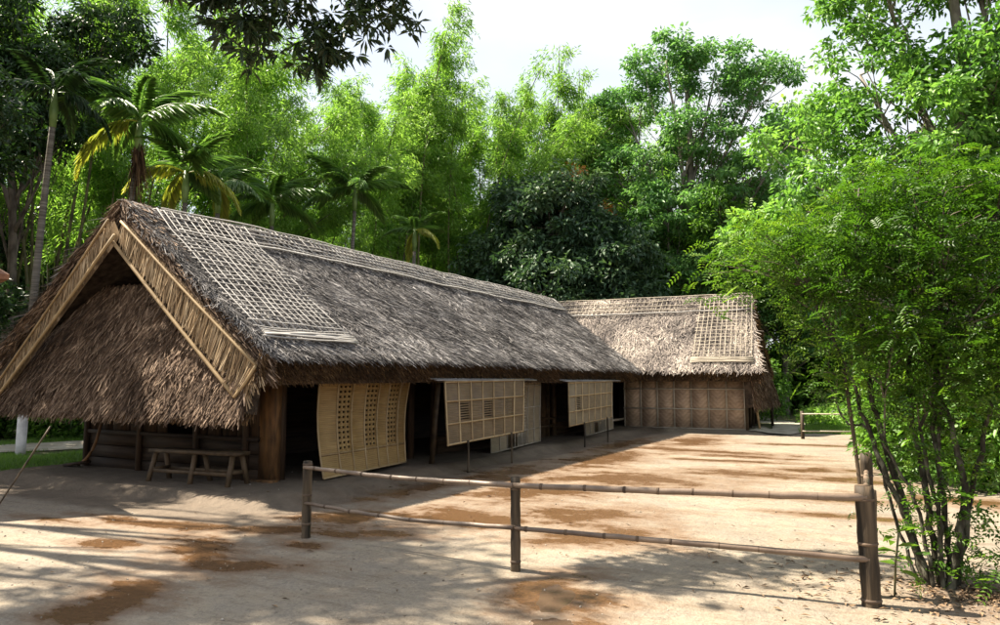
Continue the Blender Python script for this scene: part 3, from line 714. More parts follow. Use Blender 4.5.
def awning(y0, y1, z):
    m_ = MB(); m_.box((-7.80, y0, z - .125), (-7.80, y1, z - .125), 1.05, .02, (0.165, 0, 1), .2); a = m_.build('window_awning', M['wood'], long_house, HO)
    for k in range(9):
        x = -8.28 + k * .125
        bar('slat', (x, y0 - .1 - random.uniform(0, .12), z - .021 * k + random.uniform(-.006, .006)), (x, y1 + .1 + random.uniform(0, .2), z - .021 * k), .12, .022, (.16, 0, 1), M['slab'], a, HO)
awning(11.05, 14.7, 1.82); awning(16.7, 20.3, 1.80)
bar('side_board', (-7.55, 11.2, .1), (-7.42, 11.22, 1.62), .10, .03, (0, 1, 0), M['bench'], long_house, HO)
def hung_screen(c, slots, label):
    f, nr = patch(c, .02); m_ = MB(); m_.tube(f(np.linspace(0, 1, 4), np.zeros(4), 0), .02, 6, .5); s_ = m_.build('door_screen', M['batten_grey'], long_house, HO, label=label)
    us, vs, ho = cells([(a, b, 1) for a, b in slots], .12, .72, 14, fill=.8)
    sheet(f, us, vs, ho, M['weave_grey'], s_, HO)
    battens(f, [(0, v, 1, v) for v in (.02, .12, .45, .78, .99)] + [(u, 0, u, 1) for u in (0, .16, .3, .45, .6, .72, .86, 1)], .03, M['batten_grey'], s_, HO)
hung_screen([(-7.80, 13.9, 1.70), (-7.85, 16.42, 1.70), (-7.72, 16.1, .17), (-7.62, 13.5, .10)], [(.62, .71), (.3, .44)], 'pale grey woven screen behind the nearer shutter')
hung_screen([(-7.80, 19.2, 1.66), (-7.85, 21.55, 1.66), (-7.72, 21.2, .17), (-7.62, 18.75, .12)], [(.62, .71), (.3, .44)], 'pale grey woven screen behind the farther shutter')
for (x, y, f_, u) in ((-6.72, 11.35, s1f, .22), (-6.62, 12.95, s1f, .80), (-6.72, 17.0, s2f, .3), (-6.70, 18.6, s2f, .86)):
    top = f_(np.array([u]), np.array([.985]), .03)[0]
    zb = float(gh(top[0] + .02, top[1]))
    pole('prop_pole', curve([(top[0] + .03, top[1] - .03, zb - .01), (top[0] + .02, top[1], .3), (top[0] + .01, top[1], top[2] + .02)], 5), .022, M['post'], long_house, HO)

# ------------------------------------------------------------------ the second house
HB = (H2O[0], H2O[1], 0.0)
house2 = thing('thatched_house', 'small house with twill bamboo wall under a sunlit straw roof across the yard', 'house', HB, H2A)
def r2(x, w, side=1, off=0.0):
    """roof surface in the house's own frame: x along ridge, w out from it, side 1 = towards the yard"""
    x = np.asarray(x, float); w = np.asarray(w, float); sl = -1.0 + .05 * w
    nn = np.sqrt(1 + sl * sl); b = .06 * (fbm(x * .9, w * .9 + 7 * side, 81, 3) - .5)
    o = off + b; z = 4.5 - w + .025 * w * w + .07 * np.exp(-(w / .3) ** 2)
    return np.stack([x + 0 * w, 1.75 - side * (w + (-sl / nn) * o), z + o / nn], -1)
def x2end(w): return 0.16 + 0.145 * w
W2 = 2.72; X20 = -10.0
rm = MB(); wv = np.linspace(-W2, W2, 33); xs = np.linspace(0, 1, 30)
Xg = X20 + xs[:, None] * (x2end(np.abs(wv)) - X20)[None]; Wg = np.broadcast_to(np.abs(wv), Xg.shape)
outer = np.where((wv >= 0)[None, :, None], r2(Xg, Wg, 1, -.03), r2(Xg, Wg, -1, -.03)); inner = outer.copy(); inner[..., 2] -= .34; inner[..., 1] = 1.75 + (inner[..., 1] - 1.75) * .95
rm.grid(outer, flip=True); rm.grid(inner)
for s_ in (0, -1):
    rm.grid(np.stack([outer[s_], inner[s_]])); rm.grid(np.stack([outer[:, s_], inner[:, s_]]))
roof2 = rm.build('thatch_roof', M['thatch_core'], house2)
def blades2(n, side, x0, w1, L=(.18, .36), wd=(.018, .034)):
    x = RNG.uniform(x0, .6, n); w = RNG.uniform(0, w1, n); ok = x < x2end(w); x, w = x[ok], w[ok]; n = len(x)
    P = r2(x, w, side, RNG.uniform(-.02, .03, n)); sl = -1 + .05 * w
    down = unit(np.stack([np.zeros(n), -side * np.ones(n), sl], -1)); nrm = unit(np.stack([np.zeros(n), sl * side, np.ones(n)], -1))
    a = RNG.normal(0, .5, n) + (fbm(x, w, 91, 3) - .5); D = down * np.cos(a)[:, None] + A(1, 0, 0) * np.sin(a)[:, None] + nrm * RNG.normal(.10, .08, n)[:, None]
    t = np.clip(1.3 * (fbm(x * 1.1, w * 1.4, 95, 3) - .5) + .25 + .6 * RNG.random(n) ** 1.4, 0, 1)
    return P, D, RNG.uniform(*L, n), RNG.uniform(*wd, n), t, np.cross(D, nrm) + .4 * RNG.normal(size=(n, 3))
b2 = MB()
for n, sd_, w1 in ((26000, 1, W2), (5000, -1, W2)):
    b2.blades(*blades2(n, sd_, -8.5, w1))
b2.build('thatch', M['thatch_far'], roof2, kind='stuff')
fb = MB(); n = 5000
x = RNG.uniform(-8, x2end(W2), n); k = RNG.random(n); P = r2(x, np.full(n, W2), 1); P[:, 2] -= k * .3; P[:, 1] += k * .1
fb.blades(P, np.stack([RNG.normal(0, .3, n), RNG.uniform(-.8, -.1, n), RNG.uniform(-1, -.3, n)], -1), RNG.uniform(.06, .15, n), RNG.uniform(.012, .022, n), np.clip(RNG.normal(.5, .25, n), 0, 1))
n = 4000; w = RNG.random(n) * W2; sd_ = np.where(RNG.random(n) < .5, 1, -1); k = RNG.random(n)
P = np.where((sd_ > 0)[:, None], r2(x2end(w), w, 1), r2(x2end(w), w, -1)); P[:, 2] -= k * .33
fb.blades(P, np.stack([RNG.uniform(-.1, .8, n), -sd_ * RNG.uniform(.1, .8, n), RNG.uniform(-1, -.2, n)], -1), RNG.uniform(.08, .2, n), RNG.uniform(.015, .028, n), np.clip(RNG.normal(.5, .25, n), 0, 1))
fb.build('eave_fringe', M['fringe'], roof2, kind='stuff')
s2 = lambda x, w, off: r2(x, w, 1, off)
for i in range(12):      # net near the right end
    roof_strip([(-1.46 + i * .150 + .045 * w * (i / 11) + RNG.normal(0, .008), w) for w in np.linspace(.0, 2.45, 6)], .021, .01, M['lattice_far'], roof2, s2, (0, 0, 0))
for j in range(16):
    w = .45 + 1.95 * j / 15
    roof_strip([(x, w + RNG.normal(0, .012)) for x in np.linspace(-1.52, .22 + .05 * w, 6)], .021, .01, M['lattice_far'], roof2, s2, (0, 0, 0))
for j in range(4):
    roof_strip([(x, 2.36 + .05 * j) for x in np.linspace(-1.52, .36, 6)], .04, .01, M['lattice_far'], roof2, s2, (0, 0, 0))
for j in range(5):       # ridge band
    roof_strip([(x, .06 + .14 * j + RNG.normal(0, .012)) for x in np.linspace(-7.5, .15, 14)], .026 if j < 4 else .05, .01, M['lattice_far'] if j < 4 else M['lattice'], roof2, s2, (0, 0, 0))
for i in range(33):
    x = -7.4 + i * .16; roof_strip([(x, .0), (x - .05, .3), (x - .09, .62)], .024, .01, M['lattice_far'], roof2, s2, (0, 0, 0), off0=.04)
# front wall: twill panels between battens
zt2 = 1.86; ze = [.10, .72, 1.36, zt2]
bays = np.linspace(-3.82, 0, 8)
for a, b in zip(bays[:-1], bays[1:]):
    bar('woven_panel', ((a + b) / 2, .02, .10), ((a + b) / 2, .02, zt2), b - a - .004, .03, (0, 1, 0), M['weave_brown'], house2, (0, 0, 0))
for x in bays:
    bar('batten', (x, -.012, .06), (x, -.012, zt2), .045, .03, (0, 1, 0), M['lattice_far'], house2, (0, 0, 0))
for z in ze[:3] + [1.80]:
    bar('batten', (-3.86, -.03, z), (.04, -.03, z), .04, .022, (0, 1, 0), M['lattice_far'], house2, (0, 0, 0))
bar('foot_beam', (-3.9, 0, .07), (.06, 0, .07), .07, .09, (0, 0, 1), M['wood_h'], house2, (0, 0, 0))
bar('back_wall', (-9.0, 3.4, 1.0), (0, 3.4, 1.0), 2.0, .06, (0, 1, 0), M['wood_h'], house2, (0, 0, 0))
bar('inner_wall', (-4.9, .3, 1.0), (-4.9, 3.3, 1.0), 2.0, .06, (1, 0, 0), M['wood_h'], house2, (0, 0, 0))
bar('ceiling_boards', (-4.5, -.2, 2.02), (-4.5, 3.4, 2.02), 9.0, .04, (0, 0, 1), M['wood'], house2, (0, 0, 0))
for k in range(12):      # boarded end wall
    y = .16 + k * .275
    bar('plank', (.0, y, .08), (.0, y, 2.0), .262, .035, (1, 0, 0), M['timber'] if k < 2 else M['bench'], house2, (0, 0, 0))
for y in (.0, 1.1, 2.2, 3.35):
    bar('wall_post', (.06, y, .05), (.06, y, 2.0), .09, .09, (1, 0, 0), M['post'], house2, (0, 0, 0))
pole('brace_pole', [(.42, .15, .08), (.24, -.05, 1.75)], .035, M['batten'], house2, (0, 0, 0))
pole('brace_pole', [(.62, 3.0, .06), (.6, 3.0, 1.3)], .05, M['post'], house2, (0, 0, 0))
# end skirt and small leaf board on the right end
def sk2(u, v, off=0.0):
    z = 3.30 - 2.45 * v; half = np.minimum((4.2 - z) / .98, 2.35); b = .05 * (fbm(u * 4, v * 3, 33, 3) - .5)
    return np.stack([.14 + v * (.16 + .26 * (u + 1)) + .8 * (off + b), 1.62 + u * half, z + .3 * (off + b)], -1)
sk = MB(); uu, vv = np.meshgrid(np.linspace(-1, 1, 21), np.linspace(0, 1, 9), indexing='ij'); o_ = sk2(uu, vv, -.02); i_ = o_ - A(.18, 0, .06)
sk.grid(o_); sk.grid(i_, flip=True); sk.grid(np.stack([o_[:, -1], i_[:, -1]])); sk.grid(np.stack([o_[0], i_[0]])); sk.grid(np.stack([o_[-1], i_[-1]]))
skirt2 = sk.build('gable_skirt', M['thatch_core'], house2)
sb = MB(); n = 9000; v = RNG.random(n); u = RNG.uniform(-1, 1, n); P = sk2(u, v, RNG.uniform(-.02, .02, n))
sb.blades(P, np.stack([RNG.normal(.3, .1, n), RNG.normal(0, .35, n), -np.ones(n)], -1), RNG.uniform(.12, .28, n), RNG.uniform(.016, .03, n), np.clip(RNG.normal(.45, .25, n), 0, 1))
sb.build('thatch', M['skirt'], skirt2, kind='stuff')
lm = MB(); n = 160; f_ = RNG.random(n); a = A(.50, -.86, 1.86) * (1 - f_[:, None]) + A(.34, .3, 2.9) * f_[:, None]
lm.blades(a, np.stack([RNG.normal(.05, .1, n), RNG.uniform(.3, .6, n), -np.ones(n)], -1), RNG.uniform(.25, .42, n), RNG.uniform(.02, .04, n), np.clip(RNG.normal(.6, .2, n), 0, 1))
lm.build('bargeboard', M['straw'], house2, kind='stuff')

# ------------------------------------------------------------------ bench, poles, fences
def bench():
    z0 = float(gh(-9.2, 7.35)); o = (-9.25, 7.45, z0); t = thing('wooden_bench', 'long rough wooden bench with splayed legs against the dark gable wall', 'bench', o)
    a = A(-10.12, 7.46, z0 + .45); b = A(-8.42, 7.62, z0 + .45); d = unit(b - a); s_ = A(-d[1], d[0], 0)
    bar('seat', a, b, .30, .05, (0, 0, 1), M['bench'], t, o, .2)
    for f_ in (.06, .52, .94):
        for sg in (-1, 1):
            p = a + (b - a) * f_; bar('leg', p + s_ * sg * .20 - A(0, 0, .46) + d * (-.03 if f_ < .5 else .02), p + s_ * sg * .09 - A(0, 0, .02), .055, .055, s_, M['bench'], t, o, .85)
    for sg in (-1, 1):
        bar('stretcher', a + d * .1 + s_ * sg * .155 - A(0, 0, .29), b - d * .1 + s_ * sg * .155 - A(0, 0, .29), .05, .025, s_, M['bench'], t, o, .7)
    for f_ in (.06, .94):
        p = a + (b - a) * f_; bar('cross_rail', p - s_ * .15 - A(0, 0, .27), p + s_ * .15 - A(0, 0, .27), .05, .025, d, M['bench'], t, o, .6)
bench()
zc = float(gh(-12.6, 7.9))
cp = thing('curved_pole', 'curved brown wooden pole leaning against the dark left end of the gable wall', 'pole', (-12.6, 7.9, zc))
pole('shaft', curve([(-12.72, 7.85, zc + .05), (-12.5, 7.86, zc + .18), (-12.38, 7.94, zc + .5), (-12.28, 8.02, zc + 1.15)], 6), .026, M['timber'], cp, (-12.6, 7.9, zc))
m_ = MB(); m_.box((-13.0, 7.8, zc + .03), (-12.5, 7.86, zc + .10), .14, .05, (0, 0, 1), .2); m_.build('foot_block', M['wood'], cp, (-12.6, 7.9, zc))
zst = float(gh(-9.3, 4.6))
tag(pole('thin_stick', curve([(-8.15, 3.95, float(gh(-8.15, 3.95)) - .05), (-7.95, 4.2, .55), (-7.78, 4.48, 1.17)], 6), .009, M['post'], None, (0, 0, 0)), 'thin greenish stick stuck slanting in the ground at the left edge', 'stick')

def node_rings(path, r, every, parent, org, k=8):
    path = np.asarray(path); seg = np.linalg.norm(np.diff(path, axis=0), axis=1); cum = np.concatenate([[0], np.cumsum(seg)])
    s_ = every * RNG.uniform(.3, .9)
    while s_ < cum[-1] - .03:
        c = np.stack([np.interp([s_ - .013, s_, s_ + .013], cum, path[:, i]) for i in range(3)], -1)
        m_ = MB(); m_.tube(c, [r * 1.0, r * 1.10, r * 1.0], k, .5); m_.build('node_ring', M['node'], parent, org, smooth=True); s_ += every * RNG.uniform(.8, 1.2)
FO = (-3.0, 5.8, 0)
fence = thing('bamboo_fence', 'two-rail bamboo fence with round posts across the front of the yard', 'fence', FO)
def fpost(x, y, h, r, lean_=(0, 0), every=.3):
    z = float(gh(x, y)); p = curve([(x, y, z - .1), (x + lean_[0] * .5, y + lean_[1] * .5, z + h / 2), (x + lean_[0], y + lean_[1], z + h)], 6)
    m_ = MB(); m_.tube(p, r * (1 + .05 * np.sin(np.arange(len(p)) * 2.1)), 14, .5)
    th = np.linspace(0, 2 * math.pi, 15)
    o = m_.build('post', M['post'], fence, FO, smooth=False); node_rings(p, r, every, o, FO, 14)
    m_ = MB(); m_.tube([p[-1] + A(0, 0, .001), p[-1] + A(0, 0, .004)], r * .62, 12, .2); m_.build('hollow', M['node'], o, FO)
fpost(-5.55, 5.90, .79, .048); fpost(-3.01, 5.78, .80, .044); fpost(-.26, 6.14, .865, .068, (-.02, 0), .38); fpost(-.33, 7.9, .95, .055); fpost(-.27, 6.42, .80, .045, (.02, .02))
def frail(pts, r0, r1):
    p = curve(pts, 10); p[1:-1] += RNG.normal(0, .0022, (len(p) - 2, 3)); m_ = MB(); m_.tube(p, np.linspace(r0, r1, len(p)), 9, RNG.uniform(.5, .9)); o = m_.build('rail', M['pole'], fence, FO, smooth=True); node_rings(p, (r0 + r1) / 2, .33, o, FO, 9)
frail([(-5.56, 5.86, .735), (-4.3, 5.79, .715), (-3.01, 5.73, .735)], .020, .024)
frail([(-3.01, 5.74, .735), (-1.6, 5.93, .755), (-.26, 6.10, .79)], .024, .030)
frail([(-5.55, 5.87, .365), (-4.3, 5.80, .33), (-3.01, 5.74, .375)], .017, .022)
frail([(-3.01, 5.75, .37), (-1.7, 5.92, .36), (-.26, 6.10, .345)], .020, .026)
frail([(-.27, 6.2, .76), (-.30, 7.0, .76), (-.33, 7.85, .78)], .026, .022)
BO = (-1.8, 22.6, 0)
bf = thing('low_fence', 'low pale railed fence beyond the far right end of the yard', 'fence', BO)
bp_ = [(-2.5, 22.3), (-.9, 22.9), (1.0, 23.6), (3.2, 24.4)]
for x, y in bp_:
    z = float(gh(x, y)); pole('post', [(x, y, z - .1), (x, y, z + .78)], .05, M['post'], bf, BO)
for (a, b) in zip(bp_[:-1], bp_[1:]):
    for z in (.70, .22): pole('rail', [(a[0], a[1] - .05, z), (b[0], b[1] - .05, z)], .018, M['lattice_far'], bf, BO)
# corner of a small shelter roof that pokes into the picture at the left edge
SO = (-12.6, 5.35, 0)
sh = thing('shelter', 'corner of a red-brown shelter roof at the left edge beside the areca trunk', 'shelter', SO)
m_ = MB(); c = [A(-10.72, 5.50, 3.10), A(-11.6, 4.4, 3.14), A(-13.2, 5.0, 3.14), A(-12.5, 6.1, 3.14)]; ap = A(-12.0, 5.2, 3.75)
dn = A(0, 0, -.07)
for i in range(4): m_.add([c[i], c[(i + 1) % 4], ap], [(0, 1, 2)])
for i in range(4): m_.add([c[i], c[(i + 1) % 4], c[(i + 1) % 4] + dn, c[i] + dn], [(3, 2, 1, 0)])
m_.add([x + dn for x in c], [(3, 2, 1, 0)]); m_.build('roof', M['redwood'], sh, SO)
for x, y in ((-11.7, 4.8), (-12.8, 5.15)): pole('post', [(x, y, 0), (x, y, 3.08)], .06, M['wood'], sh, SO)

# ------------------------------------------------------------------ trees and plants
def leaf_cloud(mb_, C, R, per, L, Wd, flat=.7, droop=.35, tintc=None, up=.9):
    """leaves in clumps: C centres, R radii"""
    k = len(C); n = k * per; idx = np.repeat(np.arange(k), per)
    d = unit(RNG.normal(size=(n, 3))); r = RNG.random(n) ** .5
    P = C[idx] + d * (r * R[idx])[:, None] * A(1, 1, flat)
    D = d * A(1, 1, .6) + .5 * RNG.normal(size=(n, 3)) - A(0, 0, droop)
    Nn = RNG.normal(size=(n, 3)) * .55 + A(0, 0, up)
    tc = RNG.random(k) if tintc is None else tintc
    t = np.clip(.45 * tc[idx] + .55 * RNG.random(n) + .0, 0, 1)
    s_ = RNG.uniform(.65, 1.2, n)
    mb_.leaves(P, D, Nn, L * s_, Wd * s_, t)
def lobe_points(lobes, n, shell=.5):
    """cluster centres spread through several uneven lobes"""
    vol = np.array([l[3] * l[4] * l[5] for l in lobes]); cnt = RNG.multinomial(n, vol / vol.sum()); out = []; own = []
    for i, (l, m) in enumerate(zip(lobes, cnt)):
        d = unit(RNG.normal(size=(m, 3))); r = RNG.random(m) ** (1 / 3 if shell < .3 else 1 / (3 + 5 * shell))
        out.append(A(*l[:3]) + d * r[:, None] * A(*l[3:6])); own.append(np.full(m, i))
    return np.concatenate(out), np.concatenate(own)
def tree(name, label, cat, loc, trunk, r0, lobes, ncl, per, L, Wd, lmat, bmat, clr=.6, group=None, shell=.5, flat=.7, droop=.35, up=.9, twigs=True, trunkmesh=True, fork=.55):
    """trunk: list of points (relative); lobes: (x, y, z, rx, ry, rz) relative to the base"""
    x, y = loc; z = float(gh(x, y)) - .05; t = thing(name, label, cat, (x, y, z), group=group)
    tp = curve(trunk, 8); m_ = MB(); m_.tube(tp, np.linspace(r0, r0 * .35, len(tp)) * (1 + .5 * np.exp(-np.linspace(0, 12, len(tp)))), 9); m_.build('trunk', bmat, t, smooth=True)
    C, own = lobe_points(lobes, ncl, shell)
    for i, l in enumerate(lobes):
        c = A(*l[:3]); hz = np.clip(fork * c[2] + .1 * (i % 3), trunk[0][2], trunk[-1][2]); j = int(np.argmin(np.abs(tp[:, 2] - hz))); st = tp[j]
        mid = (st + c) / 2 + A(*(RNG.normal(0, .12, 3))) * np.linalg.norm(c - st) * .6 - A(0, 0, .06) * np.linalg.norm(c - st)
        lp = curve([st, mid, c], 6); lm = MB(); rr = r0 * .42; lm.tube(lp, np.linspace(rr, rr * .25, len(lp)), 6)
        if twigs:
            pts = C[own == i]
            for p in pts[:13]:
                q = lp[3 + int(RNG.integers(0, len(lp) - 3))]; md = (p + q) / 2 + RNG.normal(0, .08, 3) * np.linalg.norm(p - q)
                lm.tube(curve([q, md, p], 3), np.linspace(rr * .22, rr * .06, 5 if False else len(curve([q, md, p], 3))), 4, cap=False)
        lm.build('limb', bmat, t, smooth=True)
    fm = MB(); leaf_cloud(fm, C, clr * RNG.uniform(.6, 1.3, len(C)), per, L, Wd, flat, droop, up=up); fm.build('crown', lmat, t)
    return t
def ring_lobes(n, rad, z0, z1, rx, rz, top=None, jit=.35):
    out = []
    for i in range(n):
        a = 2 * math.pi * (i / n) + RNG.uniform(-.4, .4); f_ = RNG.random(); r = rad * RNG.uniform(.6, 1.15)
        out.append((r * math.cos(a), r * math.sin(a), z0 + (z1 - z0) * f_, rx * RNG.uniform(1 - jit, 1 + jit), rx * RNG.uniform(1 - jit, 1 + jit), rz * RNG.uniform(1 - jit, 1 + jit)))
    if top: out.append(top)
    return out

# the multi-stemmed shrub in the right foreground
SX, SY = .16, 6.95
zs = float(gh(SX, SY)) - .04
shrub = thing('multi_stemmed_shrub', 'tall many-stemmed shrub with feathery bright leaves beside the thick fence post', 'shrub', (SX, SY, zs))
stems = [([(-.02, 0, 0), (-.20, .02, .6), (-.38, .05, 1.1), (-.56, .1, 1.75), (-.85, .1, 2.5)], .030), ([(-.04, .08, 0), (-.2, .1, .7), (-.38, .12, 1.5), (-.45, .2, 2.5), (-.4, .2, 3.4)], .034),
         ([(.05, .1, 0), (-.03, .1, .8), (-.1, .15, 1.6), (-.05, .2, 2.5), (.05, .3, 3.5)], .030), ([(.10, -.02, 0), (.2, 0, .5), (.24, .02, .95), (.12, .05, 1.6), (.05, .1, 2.6)], .038),
         ([(.12, .08, 0), (.1, .1, .7), (.06, .12, 1.5), (.25, .2, 2.4), (.6, .2, 3.1)], .026), ([(.06, -.04, 0), (.05, 0, .6), (-.02, .02, 1.3), (.3, .05, 2.1), (.8, .1, 2.8)], .022),
         ([(.15, .1, 0), (.3, .12, .8), (.5, .15, 1.6), (.85, .2, 2.4), (1.3, .2, 2.9)], .026), ([(0, -.06, 0), (-.1, -.06, .7), (-.3, -.05, 1.25), (-.2, 0, 2.2)], .018),
         ([(-.1, .05, 0), (-.32, .1, .8), (-.42, .15, 1.25), (-.62, .2, 1.35), (-.72, .2, 1.7), (-.7, .2, 2.2)], .015), ([(.04, .02, 0), (.08, .05, 1.0), (.15, .1, 2.0), (.2, .1, 3.0)], .02)]
ends = []
for p, r in stems:
    pth = curve(p, 8); pth[2:] += RNG.normal(0, .008, (len(pth) - 2, 3)); m_ = MB(); m_.tube(pth, np.linspace(r, r * .3, len(pth)), 8); m_.build('stem', M['bark_mossy'], shrub, smooth=True); ends.append(pth)
slobes = [(-1.15, .1, 2.78, .58, .5, .36), (-.55, .2, 2.85, .75, .7, .5), (.1, .25, 3.0, .8, .75, .6), (.8, .2, 2.75, .75, .7, .65), (-.75, .1, 2.15, .4, .4, .25), (-.2, .1, 2.25, .7, .6, .4), (.6, .1, 2.1, .7, .65, .5), (1.35, .2, 2.4, .6, .6, .6), (.3, .1, 1.75, .6, .5, .4), (1.2, .2, 1.75, .6, .5, .45), (-.35, .1, 1.7, .5, .45, .4), (0, .1, 3.35, .5, .5, .35), (.9, .1, 3.2, .5, .5, .4), (-1.5, .1, 2.65, .3, .3, .25)]
C, own = lobe_points(slobes, 800, .05)
m_ = MB()
for i, p in enumerate(C[::3]):
    e = ends[int(np.argmin([np.linalg.norm(q[len(q) // 2:] - p, axis=1).min() for q in ends]))]; e = e[len(e) // 2:]; q = e[int(np.argmin(np.linalg.norm(e - p - A(0, 0, -.3), axis=1)))]
    m_.tube(curve([q, (p + q) / 2 + RNG.normal(0, .05, 3) + A(0, 0, .05), p], 4), np.linspace(.007, .003, 8), 4, cap=False)
m_.build('twigs', M['bark'], shrub, kind='stuff')
def pinnate(mb_, C, n_per, rl, L, Wd, pairs=5):
    """small feathery sprays: leaflets in two rows along short stalks"""
    k = len(C); n = k * n_per; base = np.repeat(C, n_per, 0) + RNG.normal(0, .10, (n, 3)); d = unit(RNG.normal(size=(n, 3)) * A(1, 1, .5) - A(0, 0, .12)); nn = unit(RNG.normal(size=(n, 3)) * .45 + A(0, 0, 1)); s_ = unit(np.cross(d, nn))
    tc = np.repeat(RNG.random(k), n_per); tv = .4 * tc + .4 * RNG.random(n)
    for j in range(pairs):
        for sg in (-1, 1):
            f_ = (j + .6) / pairs; P = base + d * (rl * f_) - A(0, 0, .25) * rl * f_ * f_; mb_.leaves(P, d * .55 + s_ * sg, nn, L * RNG.uniform(.75, 1.15, n), Wd, np.clip(tv + .2 * RNG.random(n), 0, 1))
m_ = MB(); pinnate(m_, C, 9, .16, .046, .019); m_.build('crown', M['lf_shrub'], shrub)
m_ = MB(); bs = np.stack([RNG.normal(.16, .22, 260), RNG.normal(.1, .2, 260), RNG.uniform(.1, 1.75, 260)], -1); pinnate(m_, bs, 2, .12, .05, .02, 4); m_.build('lower_leaves', M['lf_shrub'], shrub)
tag(pole('garden_stake', curve([(-.32, 7.05, float(gh(-.32, 7.05)) - .05), (-.36, 7.05, .9), (-.44, 7.08, 1.75)], 6), .016, M['post'], None, (0, 0, 0)), 'thin upright brown stake just behind the thick corner post', 'stake')
pl = thing('young_plant', 'broad-leaved young plant at the foot of the thick fence post', 'plant', (-.12, 6.5, float(gh(-.12, 6.5))))
pole('stem', [(0, 0, -.02), (.02, .02, .25), (.05, 0, .48)], .008, M['culm'], pl, (0, 0, 0))
for k in range(9):
    a = k * 2.4; m_ = MB(); D = A([math.cos(a), math.sin(a), -.25 + .3 * (k % 3)]); m_.leaves(A([.03, 0, .2 + .035 * k]), D, A([0, 0, 1]), .19, .07, .7); m_.build('leaf', M['lf_shrub'], pl)

# tall trees
def at(b, d): return site(b, d)
mid = tree('tall_tree', 'tall airy tree with open sunlit crown rising behind the far house roof', 'tree', at(-14.2, 36),
     [(0, 0, 0), (.2, 0, 4), (-.1, 0, 8), (.3, 0, 12), (.2, 0, 16)], .32,
     [(-4.6, 0, 13.6, 1.7, 1.6, 1.0), (-3.0, .5, 15.6, 1.9, 1.7, 1.1), (-.8, 0, 17.6, 1.9, 1.7, 1.2), (1.6, 0, 16.6, 1.9, 1.7, 1.2), (3.8, 0, 15.6, 1.7, 1.6, 1.1), (4.9, .5, 13.4, 1.6, 1.6, 1.1), (-2.3, -.5, 12.2, 2.2, 1.6, 1.2), (.8, -.6, 13.6, 2.2, 1.7, 1.3), (2.8, 0, 11.2, 1.8, 1.6, 1.2), (-.6, -1, 9.8, 2.2, 1.8, 1.5), (-2.6, 0, 8.2, 1.7, 1.6, 1.2), (1.2, -.8, 7.4, 1.9, 1.6, 1.4), (-5.6, 0, 11.2, 1.6, 1.4, 1.1), (.2, 0, 5.2, 2.0, 1.7, 1.3)],
     600, 80, .25, .10, M['lf_tall'], M['bark_pale'], clr=.55, shell=.5, flat=.45)
rt = tree('spreading_tree', 'large spreading tree with pale branches filling the upper right corner', 'tree', at(3.6, 17.5),
     [(0, 0, 0), (.1, 0, 2.5), (-.1, 0, 5), (.3, 0, 7.5), (.2, 0, 10)], .26,
     [(-2.2, -.2, 5.6, 1.2, 1.3, .9), (-2.9, 0, 7.2, 1.1, 1.2, .8), (-1.6, 0, 8.4, 1.3, 1.3, 1.0), (-.6, -.5, 6.8, 1.5, 1.5, 1.1), (.9, -.5, 7.8, 1.5, 1.5, 1.1), (-1.0, 0, 10.2, 1.4, 1.4, 1.1), (.6, .2, 11.2, 1.7, 1.6, 1.3), (2.2, 0, 9.4, 1.6, 1.6, 1.3), (2.6, -.5, 6.6, 1.6, 1.5, 1.1), (-.8, -.4, 4.6, 1.6, 1.4, .8), (1.4, -.5, 5.2, 1.6, 1.4, .9), (-3.6, 0, 5.0, 1.0, 1.1, .8), (2.2, 0, 12.0, 1.6, 1.6, 1.2)],
     760, 62, .17, .08, M['lf_right'], M['bark_pale'], clr=.40, shell=.4, flat=.5)
dk = tree('dense_tree', 'dense dark dome-shaped evergreen tree behind the ridge of the long house', 'tree', at(-24.6, 33),
     [(0, 0, 0), (0, 0, 3), (.1, 0, 6)], .3,
     [(0, 0, 8.6, 2.6, 2.4, 2.3), (-2.6, 0, 6.8, 2.2, 2.0, 1.9), (2.6, 0, 6.6, 2.3, 2.0, 2.0), (-3.6, 0, 4.4, 2.0, 2.0, 2.0), (3.6, 0, 4.2, 2.0, 2.0, 2.1), (.3, -1.4, 5.6, 2.6, 2.0, 2.4), (0, -1, 3.0, 3.4, 2.0, 2.0), (1.2, -.2, 10.4, 1.3, 1.3, 1.0), (-1.3, -.2, 9.8, 1.4, 1.3, 1.1)],
     640, 90, .30, .13, M['lf_dark'], M['bark'], clr=.62, shell=.8, flat=.75)
rust = tree('rust_leaved_tree', 'small patch of rust-orange foliage above the dark evergreen dome', 'tree', at(-25.2, 35.5),
     [(0, 0, 0), (0, 0, 4), (.1, 0, 9)], .16, [(.9, 0, 11.4, .9, .9, .6), (-.4, 0, 11.0, .8, .8, .5), (2.4, 0, 9.6, .9, .9, .7)], 34, 70, .26, .12, M['lf_rust'], M['bark'], clr=.5)
fe = tree('feathery_tree', 'mid-green feathery tree between the far house and the spreading tree', 'tree', at(-11, 38),
     [(0, 0, 0), (.2, 0, 3), (-.1, 0, 6), (.2, 0, 8)], .2,
     ring_lobes(10, 3.0, 4.0, 11.0, 2.0, 1.5, (0, 0, 11.8, 2.1, 1.9, 1.5)), 480, 70, .28, .095, M['lf_wood'], M['bark'], clr=.6, shell=.5)
